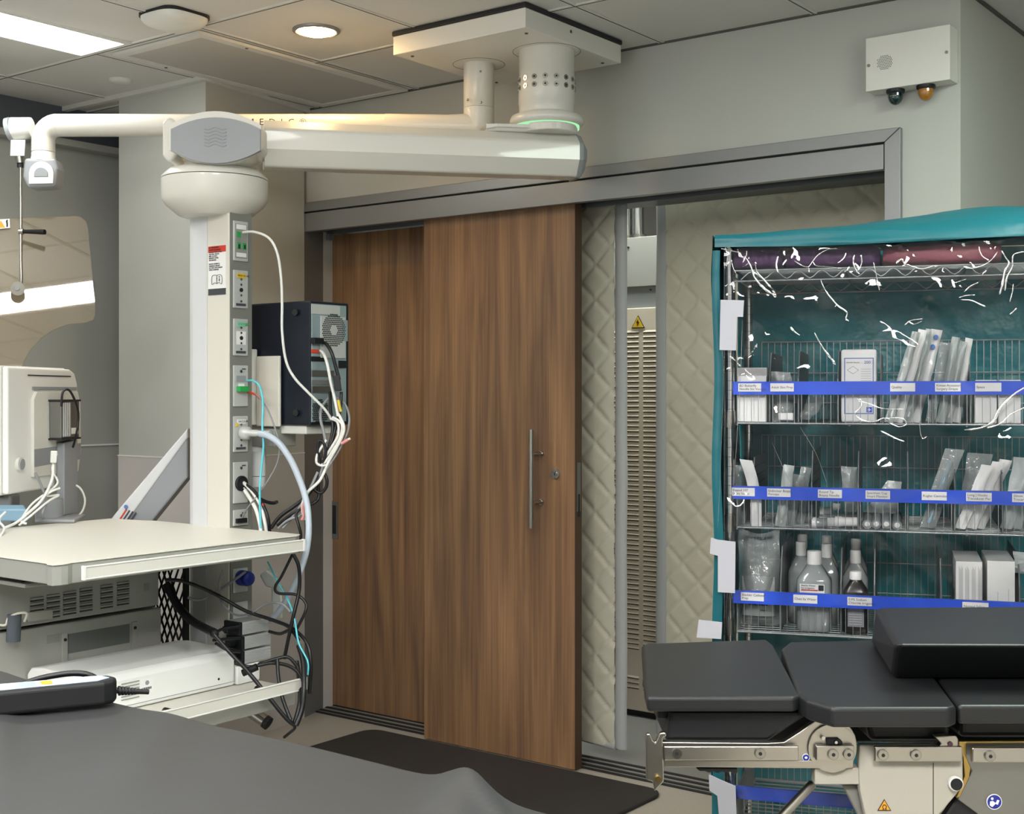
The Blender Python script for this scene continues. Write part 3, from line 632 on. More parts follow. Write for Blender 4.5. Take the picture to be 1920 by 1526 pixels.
b.box((bx+.010, Yl-.0012, bz-.005), (bx+.014, Yl-.0004, bz+.005), 'ink'); b.cyl((bx+.012, Yl-.0012, bz+.010), (bx+.012, Yl-.0002, bz+.010), .0025, 'ink', 8); b.obj('manual_symbol', wl)
# shelves
SX1 = -3.02; SX0 = -3.98; SY0 = 2.00; SY1 = 2.90; SZ = 1.05
b = MB()
pts = [(SX0, SY0+.02), (SX0+.05, SY0), (SX1-.05, SY0), (SX1-.03, SY0-.012), (SX1-.006, SY0-.012), (SX1, SY0+.01), (SX1, SY0+.03), (SX1-.01, SY0+.05), (SX1-.01, SY1-.03), (SX1-.03, SY1), (SX0+.2, SY1), (SX0+.15, SY1-.02), (SX0, SY1-.05)]
b.prism([(x, y, SZ-.004) for x, y in pts], (0, 0, .004), 'cream'); b.prism([(x+(.004 if x < -3.5 else -.004), y+(.004 if y < 2.4 else -.004), SZ-.058) for x, y in pts], (0, 0, .054), 'grey_box2')
b.obj('shelf_top', ec, bevel=.002)
def rail(U, y0, y1, z0, z1, ylast=True):
    b = MB(); b.box((U-.008, y0, z0), (U, y1, z1), 'cream_light'); b.box((U, y0+.002, z1-.004), (U+.002, y1-.002, z1), 'white'); b.box((U, y0+.002, z0), (U+.002, y1-.002, z0+.004), 'white')
    b.box((U-.009, y0-.002, z0-.001), (U+.003, y0+.006, z1+.001), 'white'); b.box((U-.009, y1-.006, z0-.001), (U+.003, y1+.002, z1+.001), 'white')
    o = b.obj('side_rail', ec, bevel=.001)
    b = MB()
    for y in (y0+.25, y1-.15): b.cyl((U-.06, y, (z0+z1)/2), (U-.006, y, (z0+z1)/2), .012, 'nickel', 12)
    b.obj('rail_spacer', o)
RU = -2.965
e0 = onU(157, 1080, RU); e1 = onU(571, 1022, RU)
rail(RU, e0.y, e1.y, e1.z-.018, e1.z+.018)
f1 = onU(574, 1281, RU)
rail(RU, 2.10, f1.y, f1.z-.019, f1.z+.019)
LZ = .565
b = MB(); b.box((SX0, 2.02, LZ-.05), (SX1-.01, 2.86, LZ), 'grey_box2'); b.box((SX0, 2.02, LZ), (SX1-.01, 2.86, LZ+.004), 'cream'); b.obj('lower_shelf', ec, bevel=.003)
b = MB(CAM); b.cyl(cc(465, 1330, 4.6), cc(497, 1352, 4.58), .022, 'chrome', 20); b.cyl(cc(497, 1352, 4.58), cc(504, 1357, 4.575), .024, 'dark', 20); b.obj('hose_fitting', ec)
q = onU(448, 1085, cu1+.02); b = MB(); b.lathe((cu1+.002, q.y+.02, q.z), [(.012, 0), (.026, .004), (.026, .02), (.018, .022), (.018, .035), (.026, .036), (.022, .05), (.008, .052)], 'blue_dark', 20, (1, 0, 0)); b.obj('blue_connector', ec)
for py0, py1 in ((1065, 1110), (1128, 1180)):
    U = cu1+.001; b = MB(); b.box((U, onU(436, 600, U).y, onU(450, py1, U).z), (U+.005, onU(463, 600, U).y, onU(450, py0, U).z), 'outlet'); b.obj('outlet_plate', ec, bevel=.002)
# vacuum fitting
v0 = onU(452, 812, cu1+.006)
b = MB(); b.lathe(v0, [(.018, 0), (.022, .006), (.022, .03), (.012, .034), (.012, .06), (.010, .065), (.010, .11)], 'outlet', 20, (1, .35, .0)); b.obj('hose_adapter', ec)

# ---------- things on the shelf
# monitor (back towards us)
mb_ = c2w(*cc(96, 975, 4.6))
mo = thing('monitor', 'white flat monitor seen from behind with an adapter strapped to its back', 'monitor', (mb_.x, mb_.y, SZ))
pL = Vector(cc(12, 800, 4.32)); pR = Vector(cc(149, 800, 4.88))
ax = Vector((pR.x-pL.x, pR.y-pL.y)); Wm = ax.length; ax /= Wm; nb = Vector((ax.y, -ax.x))   # nb points to the right/near side (back of screen)
zT = CH-(685-HY)/F*4.32; zB = CH-(930-HY)/F*4.32
def MQ(s, t, z): return (pL.x+ax.x*s*Wm+nb.x*t, pL.y+ax.y*s*Wm+nb.y*t, z)
b = MB(CAM); H = zT-zB
poly = [(0, 0), (0, 1), (.86, 1), (.93, .97), (.97, .88), (1, .6), (1, .3), (.97, .14), (.9, .06), (.8, 0)]
b.prism([MQ(s, -.05, zB+H*t) for s, t in poly], (nb.x*.03, nb.y*.03, 0), 'offwhite'); b.obj('screen_bezel', mo, bevel=.008, seg=3)
b = MB(CAM); b.prism([MQ(.01+s*.98, -.02, zB+H*(.01+t*.98)) for s, t in poly], (nb.x*.022, nb.y*.022, 0), 'white'); b.obj('back_shell', mo, bevel=.008, seg=3)
b = MB(CAM); b.prism([MQ(s, .002, zB+H*t) for s, t in ((.30, .12), (.30, .74), (.34, .80), (.92, .80), (.96, .7), (.97, .3), (.93, .12))], (nb.x*.012, nb.y*.012, 0), 'offwhite')
b.prism([MQ(s, .004, zB+H*t) for s, t in ((.31, .815), (.31, .84), (.93, .84), (.93, .815))], (nb.x*.004, nb.y*.004, 0), 'cover_grey')
b.prism([MQ(s, .004, zB+H*t) for s, t in ((.25, .925), (.25, .935), (.85, .935), (.85, .925))], (nb.x*.002, nb.y*.002, 0), 'vent_dark')
b.prism([MQ(s, .013, zB+H*t) for s, t in ((.30, .2), (.30, .34), (.97, .36), (.95, .22))], (nb.x*.002, nb.y*.002, 0), 'cover_grey'); b.obj('rear_panel', mo, bevel=.003)
b = MB(CAM); c0 = Vector(MQ(.14, .002, zB+H*.235)); b.cyl(c0, c0+Vector((nb.x, nb.y, 0))*.012, .024, 'offwhite', 24); b.cyl(c0, c0+Vector((nb.x, nb.y, 0))*.016, .018, 'cover_grey', 24); b.obj('power_button', mo)
b = MB(CAM); b.prism([MQ(s, .015, zB+H*t) for s, t in ((.60, .38), (.60, -.22), (.80, -.22), (.80, .40))], (nb.x*.03, nb.y*.03, 0), 'cover_grey'); b.cyl(cc(93, 975, 4.6), cc(93, 935, 4.6), .045, 'cover_grey', 24)
b.prism([cc(px, 985, 4.62) for px in (60, 155, 155, 60)][:0] or [(cc(65, 975, 4.5)[0], 4.5, SZ+.001), (cc(140, 975, 4.5)[0], 4.5, SZ+.001), (cc(160, 975, 4.72)[0], 4.72, SZ+.001), (cc(65, 975, 4.72)[0], 4.72, SZ+.001)], (0, 0, .012), 'cover_grey'); b.obj('stand', mo, bevel=.004)
ad = thing('power_adapter', 'silver and black adapter box fixed to the back of the white monitor', 'adapter', c2w(*MQ(.55, .03, zB+H*.45)))
b = MB(CAM); b.hexa([MQ(.5, .016, zB+H*.42), MQ(.5, .06, zB+H*.42), MQ(.76, .06, zB+H*.42), MQ(.76, .016, zB+H*.42), MQ(.5, .016, zB+H*.72), MQ(.5, .06, zB+H*.72), MQ(.76, .06, zB+H*.72), MQ(.76, .016, zB+H*.72)], 'brushed_dark')
for k_ in range(4): b.prism([MQ(s_, .060, zB+H*t_) for s_, t_ in ((.52+k_*.028, .43), (.54+k_*.028, .43), (.54+k_*.028, .71), (.52+k_*.028, .71))], (nb.x*.003, nb.y*.003, 0), 'alum')
b.obj('case', ad, bevel=.003)
b = MB(CAM)
for z0_, z1_ in ((.405, .42), (.72, .735)): b.hexa([MQ(.49, .014, zB+H*z0_), MQ(.49, .064, zB+H*z0_), MQ(.77, .064, zB+H*z0_), MQ(.77, .014, zB+H*z0_), MQ(.49, .014, zB+H*z1_), MQ(.49, .064, zB+H*z1_), MQ(.77, .064, zB+H*z1_), MQ(.77, .014, zB+H*z1_)], 'dark')
b.obj('end_plate', ad)
b = MB(CAM); b.prism([MQ(s, .0605, zB+H*t) for s, t in ((.64, .45), (.64, .5), (.74, .5), (.74, .45))], (nb.x*.001, nb.y*.001, 0), 'white'); b.obj('sticker', ad)
def cable(pts, r, m, label, cat='cable', name='cable', n=8, group=None):
    b = MB(CAM); b.tube([cc(*p) for p in pts], r, m, n, 7); return tag(b.obj(name), label, cat, group)
cable([(115, 762, 4.50), (118, 735, 4.5), (130, 732, 4.52), (142, 755, 4.58), (147, 780, 4.62), (143, 815, 4.62), (137, 838, 4.66)], .0042, 'cable_black', 'short black cable looping from the top of the monitor adapter')
cable([(66, 886, 4.40), (78, 912, 4.42), (87, 940, 4.45), (80, 960, 4.42), (82, 972, 4.45)], .0045, 'cable_grey', 'dark grey cable hanging below the white monitor')
cable([(101, 846, 4.48), (100, 870, 4.48), (97, 900, 4.46), (80, 935, 4.42), (55, 960, 4.4), (30, 980, 4.36), (8, 990, 4.32)], .005, 'cable_white', 'white cable with plug running from monitor adapter to shelf left side')
cable([(107, 850, 4.5), (98, 880, 4.48), (108, 905, 4.48), (86, 925, 4.45), (60, 945, 4.42), (40, 975, 4.38), (50, 982, 4.38)], .004, 'cable_white', 'white cable bunched in loops under the monitor')
cable([(112, 915, 4.47), (95, 922, 4.44), (88, 930, 4.45), (110, 928, 4.48), (90, 940, 4.44), (60, 965, 4.4), (35, 985, 4.37)], .004, 'cable_white', 'coiled white cable lying on the shelf beside the monitor stand')
cable([(133, 906, 4.75), (150, 915, 4.75), (159, 935, 4.75), (156, 955, 4.72), (146, 969, 4.68)], .004, 'cable_white', 'thin white cable arching behind the right of the monitor')
cable([(10, 960, 4.3), (-2, 975, 4.25), (8, 990, 4.2), (2, 1003, 4.1), (-6, 1010, 4.1)], .004, 'cable_white', 'white cable dangling over the left of the shelf top')
b = MB(CAM); b.hexa([cc(94, 868, 4.46), cc(106, 868, 4.46), cc(106, 868, 4.50), cc(94, 868, 4.50), cc(95, 845, 4.46), cc(108, 845, 4.46), cc(108, 845, 4.50), cc(95, 845, 4.50)], 'offwhite'); tag(b.obj('cable_plug', bevel=.003), 'white rectangular plug under the monitor adapter', 'plug')
b = MB(CAM); b.hexa([cc(-30, 985, 4.55)[:2]+(SZ+.001,), cc(52, 985, 4.55)[:2]+(SZ+.001,), cc(48, 985, 4.72)[:2]+(SZ+.001,), cc(-30, 985, 4.72)[:2]+(SZ+.001,), cc(-30, 985, 4.55)[:2]+(SZ+.045,), cc(50, 985, 4.55)[:2]+(SZ+.045,), cc(46, 985, 4.72)[:2]+(SZ+.045,), cc(-30, 985, 4.72)[:2]+(SZ+.045,)], 'blue_light')
tag(b.obj('blue_tray', bevel=.006), 'pale blue flat box on the shelf behind the white monitor', 'box')
# dark equipment far left
b = MB(CAM); b.hexa([cc(-40, 930, 5.2), cc(10, 930, 5.2), cc(10, 930, 5.4), cc(-40, 930, 5.4), cc(-40, 790, 5.2), cc(8, 770, 5.2), cc(8, 770, 5.4), cc(-40, 790, 5.4)], 'dark'); 
b.box((cc(-40, 0, 5.2)[0], 5.25, 0), (cc(12, 0, 5.2)[0], 5.35, CH-(930-HY)/F*5.2), 'cover_grey'); tag(b.obj('equipment_cart', bevel=.01), 'dark equipment partly hidden behind the left of the monitor', 'equipment')
# diagonal spring arm
b = MB(CAM)
aa = [cc(222, 978, 4.72), cc(212, 978, 4.72)]
sp = thing('spring_arm', 'slanting grey spring arm with printed stripes behind the cream column', 'support arm', c2w(*cc(285, 900, 4.75)))
b = MB(CAM); b.prism([cc(x, y, 4.72) for x, y in ((215, 990), (330, 826), (352, 808), (352, 895), (275, 990))], (0, .08, 0), 'cover_grey'); b.obj('arm_cover', sp, bevel=.006)
b = MB(CAM); b.prism([cc(x, y, 4.715) for x, y in ((196, 988), (226, 950), (352, 802), (352, 820), (240, 975), (228, 990))], (0, .07, 0), 'col_white'); b.obj('arm_edge', sp, bevel=.006)
b = MB(CAM)
for k, m_ in ((0, 'red'), (1, 'ink'), (2, 'ink'), (3, 'ink')):
    x = 224+k*6; y = 968+k*2; b.prism([cc(x, y+4, 4.712), cc(x+12, y-14, 4.712), cc(x+14, y-12, 4.712), cc(x+2, y+6, 4.712)], (0, .002, 0), m_)
b.cyl(cc(236, 950, 4.708), cc(236, 950, 4.715), .007, 'ink_blue', 16); b.obj('printed_label', sp)
# PC tower
pcU = -3.17; pcN = 3.06
pt_ = 1.5+175/F*4.35; pb_ = 1.5-60/F*4.35
pc = thing('computer_tower', 'black computer tower with exposed metal back panel hung behind the cream column', 'computer', (pcU-.2, pcN+.1, pb_))
b = MB(); b.box((pcU-.42, pcN, pb_), (pcU, pcN+.185, pt_), 'navy'); b.obj('case', pc, bevel=.006)
b = MB(); b.box((pcU, pcN+.004, pb_+.012), (pcU+.004, pcN+.168, pt_-.010), 'pc_metal'); bp = b.obj('back_panel', pc, bevel=.001)
U = pcU+.004
def pbx(px0, py0, px1, py1, m_, t=.003, nm=None, par=None):
    a = onU(px0, py0, U); c_ = onU(px1, py1, U); bb = MB(); bb.box((U, a.y, c_.z), (U+t, c_.y, a.z), m_); return bb.obj(nm or 'slot', par or bp, bevel=.001)
pbx(583, 570, 637, 592, 'outlet', .002); pbx(600, 592, 646, 672, 'outlet', .005, 'psu_plate')
fcn = onU(624, 619, U); b = MB()
for i in range(-8, 9):
    for j in range(-10, 11):
        x = i*.0075+(.00375 if j % 2 else 0); z = j*.0066
        if .017**2 < x*x+z*z < .056**2: b.cyl((U+.005, fcn.y+x, fcn.z+z), (U+.0062, fcn.y+x, fcn.z+z), .0027, 'dark', 6)
b.obj('fan_grille', bp)
fcn = onU(600, 772, U); b = MB()
for i in range(-6, 7):
    for j in range(-7, 8):
        x = i*.0075+(.00375 if j % 2 else 0); z = j*.0066
        if .012**2 < x*x+z*z < .042**2 and abs(x) < .035: b.cyl((U+.001, fcn.y+x, fcn.z+z), (U+.0022, fcn.y+x, fcn.z+z), .0029, 'dark', 6)
b.obj('lower_fan_grille', bp)
pbx(582, 633, 600, 645, 'black', .02, 'power_plug'); pbx(583, 655, 597, 662, 'red', .004, 'port'); pbx(583, 668, 612, 678, 'black', .003, 'port'); pbx(583, 694, 625, 706, 'brushed_dark', .005, 'expansion_card'); pbx(583, 712, 622, 722, 'steel_paint', .003, 'expansion_card')
pbx(583, 724, 625, 736, 'brushed_dark', .006, 'expansion_card'); pbx(634, 676, 647, 690, 'black', .006, 'latch'); pbx(640, 600, 650, 640, 'pc_metal', .006, 'latch')
for px_, py_ in ((556, 586), (557, 774)): q = onN(px_, py_, pcN); b = MB(); b.cyl((q.x, pcN, q.z), (q.x+.004, pcN-.012, q.z), .011, 'black_rub', 12); b.obj('case_foot', pc)
# PC mounting bracket and arm
pm = thing('computer_bracket', 'off white mounting bracket and arm holding up the computer tower', 'bracket', at(500, 810, 4.4))
b = MB(); y_ = pcN-.02
p0 = onN(480, 668, y_); p1 = onN(523, 800, y_); b.box((p0.x, y_, p1.z), (p1.x, y_+.012, p0.z), 'cream'); p0 = onN(466, 655, y_); p1 = onN(478, 797, y_); b.box((p0.x, y_-.02, p1.z), (p1.x, y_+.012, p0.z), 'offwhite')
b.obj('side_plate', pm, bevel=.004)
b = MB(); b.box((pcU-.40, pcN+.01, pb_-.03), (pcU-.03, pcN+.17, pb_-.001), 'offwhite'); b.obj('support_tray', pm, bevel=.004)
b = MB(); p0 = onN(470, 803, y_); p1 = onN(515, 838, y_); b.box((p0.x, y_, p1.z), (p1.x, y_+.10, p0.z), 'grey_box'); b.obj('clamp_block', pm, bevel=.004)
b = MB(CAM); b.cyl(cc(484, 846, 4.50), cc(484, 892, 4.50), .027, 'col_white', 24); b.cyl(cc(484, 893, 4.50), cc(484, 912, 4.50), .026, 'col_white', 24); b.cyl(cc(484, 838, 4.50), cc(484, 846, 4.50), .02, 'col_white', 24, .027); b.obj('arm_post', pm)
b = MB(CAM); b.tube([cc(487, 935, 4.45), cc(500, 941, 4.4), cc(512, 943, 4.38), cc(519, 941, 4.36)], .006, 'black_rub', 10); b.obj('lever', pm)

# ---------- boxes between shelves
def gdev(z0, z1, name, label):
    r = thing(name, label, 'device', (-3.68, 2.42, z0)); return r
g1 = gdev(.80, .955, 'video_processor', 'grey vented electronics box under the shelf, upper of the two stacked')
b = MB(); b.box((-3.9, 2.10, .805), (-3.5, 2.695, .955), 'grey_box2'); b.obj('case', g1, bevel=.004)
b = MB()
for i in range(6):
    for j in range(5):
        px_ = 56+i*31+(8 if i > 3 else 0); py_ = 1164-i*6.0-j*9.3; q = onU(px_, py_, -3.5); w_ = .028
        b.prism([(-3.5, q.y, q.z), (-3.5, q.y, q.z+.009), (-3.494, q.y, q.z+.007)], (0, w_*1.6, 0), 'grey_box2'); b.box((-3.4995, q.y, q.z-.0025), (-3.4965, q.y+w_*1.6, q.z+.001), 'vent_dark')
b.obj('vent_slots', g1)
q = onU(53, 1156, -3.49); b = MB(); b.box((-3.5, q.y, q.z-.018), (-3.490, q.y+.085, q.z+.012), 'grey_box2'); b.obj('name_badge', g1, bevel=.004)
q = onU(280, 1100, -3.499); b = MB(); b.box((-3.5, q.y-.02, q.z-.012), (-3.4985, q.y, q.z+.012), 'grey_box'); b.obj('sticker', g1)
g2 = gdev(.57, .79, 'light_source_unit', 'grey electronics box with long dark inset panel, lower of the two stacked under the shelf')
b = MB(); b.box((-3.9, 2.10, LZ+.006), (-3.5, 2.705, .795), 'grey_box2'); b.obj('case', g2, bevel=.004)
p0 = onU(128, 1192, -3.499); p1 = onU(243, 1180, -3.499)
b = MB(); b.box((-3.5, p0.y, p0.z-.055), (-3.4985, p1.y, p0.z+.005), 'panel_olive'); b.obj('inset_panel', g2)
for px_ in (121, 252): b = MB(); q = onU(px_, 1200, -3.498); b.box((-3.5, q.y-.010, .66), (-3.495, q.y+.010, .765), 'grey_box2'); b.cyl((-3.495, q.y, .745), (-3.492, q.y, .745), .005, 'dark', 10); b.obj('mounting_strip', g2, bevel=.002)
p0 = onU(88, 1200, -3.499); b = MB(); b.box((-3.5, p0.y, p0.z-.012), (-3.4985, p0.y+.045, p0.z+.012), 'grey_box'); b.obj('sticker', g2)
# tray above
kt = thing('keyboard_tray', 'thin tray with dark top and cream edge tucked under the shelf corner', 'tray', (-3.6, 2.1, .95))
z_t = .965
b = MB(); b.box((-3.98, 2.03, z_t), (-3.22, 2.30, z_t+.012), 'grey_box2'); b.obj('tray_edge', kt, bevel=.003)
b = MB(); b.box((-3.97, 2.04, z_t+.012), (-3.25, 2.29, z_t+.016), 'dark'); b.obj('tray_surface', kt)
# clip
b = MB(CAM); b.cyl(cc(25, 1202, 3.80), cc(27, 1152, 3.80), .020, 'clip', 20); b.obj
b2 = tag(b.obj('cable_holder'), 'dark grey cylindrical holder hooked on the side of the grey boxes', 'holder')
b = MB(CAM); b.tube([cc(-8, 1170, 3.80), cc(10, 1172, 3.79), cc(16, 1158, 3.79), cc(34, 1150, 3.785), cc(50, 1150, 3.79), cc(46, 1165, 3.8)], .0035, 'cream', 8); b.obj('hook', b2)
# white box on lower shelf
wbx = thing('imaging_console', 'large white rounded electronics case with vent slots and barcode sticker on the lower shelf', 'device', (-3.37, 2.48, LZ+.005))
b = MB()
ys0, ys1 = 2.21, 2.76; z0_, z1_ = LZ+.006, .683; u0_, u1_ = -3.495, -3.2
prof = [(u0_, z0_), (u1_, z0_), (u1_, z1_-.022), (u1_-.006, z1_-.008), (u1_-.022, z1_), (u1_-.07, z1_+.006), (u0_+.07, z1_+.006), (u0_+.02, z1_), (u0_, z1_-.02)]
b.prism([(x, ys0, z) for x, z in reversed(prof)], (0, ys1-ys0, 0), 'white'); b.obj('case', wbx, bevel=.008, seg=3)
b = MB(); b.box((u1_, ys0+.002, z0_+.012), (u1_+.0012, ys1-.002, z0_+.0135), 'ink_soft')
q = onU(410, 1273, u1_); b.cyl((u1_, q.y, q.z), (u1_+.001, q.y, q.z), .004, 'dark', 12); b.obj('base_seam', wbx)
b = MB()
for j in range(6):
    q = onU(228, 1283+j*6, u1_+.001); b.box((u1_, q.y, q.z-.0015), (u1_+.002, q.y+.062, q.z+.0015), 'grey_box')
b.obj('vent_slots', wbx)
q = onU(264, 1290, u1_+.001); st_z = q.z; b = MB(); b.box((u1_, q.y, q.z-.020), (u1_+.001, q.y+.045, q.z+.024), 'paper')
for k in range(12): b.box((u1_+.001, q.y+.006+k*.0027, q.z-.008), (u1_+.0014, q.y+.0075+k*.0027+(k % 3)*.0004, q.z-.001), 'ink')
b.cyl((u1_+.001, q.y+.023, q.z+.012), (u1_+.0014, q.y+.023, q.z+.012), .007, 'ink_soft', 16); b.obj('barcode_sticker', wbx)
text('ScpGuide 3D', .016, (-3.50+.08, ys0-.001, .652), (1, 0, 0), (0, 0, 1), 'ink_blue', wbx)
# adapters stack
for k in range(3):
    zb = .632+k*.047; dx = (.0, .0, -.01)[k]
    a = thing('power_brick', ['silver finned power brick, lowest of the three stacked on the small white box', 'silver finned power brick, middle of the three stacked', 'silver finned power brick, topmost of the three stacked'][k], 'power brick', (-3.23, 2.86, zb), group=None)
    b = MB(); b.box((-3.275, 2.80+dx, zb), (-3.20, 2.91+dx, zb+.04), 'alum')
    for j in range(7): b.box((-3.2, 2.80+dx, zb+.004+j*.005), (-3.198, 2.91+dx, zb+.0065+j*.005), 'alum')
    b.obj('case', a, bevel=.002)
    b = MB(); b.box((-3.276, 2.788+dx, zb-.001), (-3.199, 2.80+dx, zb+.041), 'black'); b.box((-3.25, 2.76+dx, zb+.01), (-3.225, 2.79+dx, zb+.028), 'black'); b.obj('end_plate', a, bevel=.002)
b = MB(); b.box((-3.285, 2.765, LZ+.006), (-3.195, 2.92-.06, .629), 'white'); tag(b.obj('junction_box', bevel=.003), 'small white box beneath the stack of power bricks', 'box')
# lattice basket
lb_ = thing('lattice_panel', 'black plastic lattice panel standing behind the grey boxes', 'lattice panel', (-3.62, 2.80, .57))
b = MB()
for k in range(-6, 14):
    for s in (1, -1):
        x = -3.78+k*.03
        p = Vector((x, 2.76, .62)); q = Vector((x+s*.16, 2.76, .94)); 
        def clip(p, q):
            lo, hi = -3.80, -3.44; d = q-p; t0, t1 = 0., 1.
            if abs(d.x) > 1e-6:
                a_, b_ = sorted(((lo-p.x)/d.x, (hi-p.x)/d.x)); t0 = max(t0, a_); t1 = min(t1, b_)
            return (p+d*t0, p+d*t1) if t1 > t0+.05 else None
        c_ = clip(p, q)
        if c_: b.cyl(c_[0], c_[1], .0035, 'black_rub', 6)
b.obj('lattice', lb_)
b = MB(); b.box((-3.81, 2.752, .60), (-3.43, 2.768, .62), 'black_rub'); b.box((-3.81, 2.752, .94), (-3.43, 2.768, .955), 'black_rub'); b.box((-3.45, 2.752, .60), (-3.435, 2.768, .95), 'black_rub'); b.obj('frame', lb_)

# ---------- cables on the column
cb = cable
cb([(452, 436, 4.385), (478, 435, 4.32), (505, 447, 4.28), (520, 475, 4.27), (527, 520, 4.27), (529, 570, 4.27), (529, 620, 4.27), (536, 675, 4.28), (552, 708, 4.29), (580, 738, 4.30), (607, 765, 4.32), (621, 785, 4.34)], .0044, 'cable_white', 'white network cable arching from the top socket plate down across the black computer')
cb([(460, 714, 4.40), (475, 714, 4.36), (487, 725, 4.33), (493, 755, 4.32), (492, 800, 4.31), (494, 835, 4.3), (490, 880, 4.3), (487, 925, 4.3), (489, 990, 4.3)], .0036, 'cyan', 'thin cyan cable hanging from the video plate straight down past the shelf')
cb([(466, 735, 4.40), (478, 738, 4.37), (492, 752, 4.34), (505, 775, 4.32), (518, 810, 4.3), (524, 838, 4.3), (519, 870, 4.3), (500, 905, 4.31), (478, 935, 4.33), (459, 960, 4.36), (449, 985, 4.38)], .0028, 'cable_grey', 'thin grey cable curling from the green plug back towards the column foot')
b = MB(CAM); b.tube([cc(462, 734, 4.40), cc(478, 739, 4.37), cc(488, 747, 4.35)], .004, 'red', 8); tag(b.obj('cable_boot'), 'short red cable boot on the green plug of the column', 'plug')
cb([(487, 813, 4.30), (505, 818, 4.28), (525, 833, 4.27), (545, 862, 4.26), (560, 895, 4.25), (572, 930, 4.24), (578, 965, 4.22), (578, 1010, 4.20), (570, 1050, 4.2), (553, 1095, 4.22), (535, 1130, 4.26), (512, 1158, 4.3), (490, 1170, 4.32)], .0105, 'hose', 'thick translucent suction hose curving from the chrome fitting down past the shelf', 'hose', 'hose', 14)
cb([(451, 900, 4.39), (470, 918, 4.35), (488, 945, 4.32), (496, 975, 4.3), (500, 1000, 4.3)], .0062, 'cable_white', 'white cable leaving the black grommet nearest the column front')
cb([(452, 903, 4.39), (474, 918, 4.34), (490, 940, 4.31), (502, 970, 4.29), (506, 1000, 4.3)], .0056, 'cable_black', 'black cable leaving the grommet beside the white ones')
cb([(451, 908, 4.39), (466, 930, 4.36), (480, 955, 4.33), (488, 985, 4.31), (489, 1003, 4.3)], .0068, 'cable_white', 'thicker white cable falling from the grommet behind the shelf edge')
cb([(492, 944, 4.30), (500, 962, 4.3), (506, 985, 4.3), (508, 1004, 4.3)], .0034, 'red_ink', 'thin crimson cable beside the white cables at the grommet')
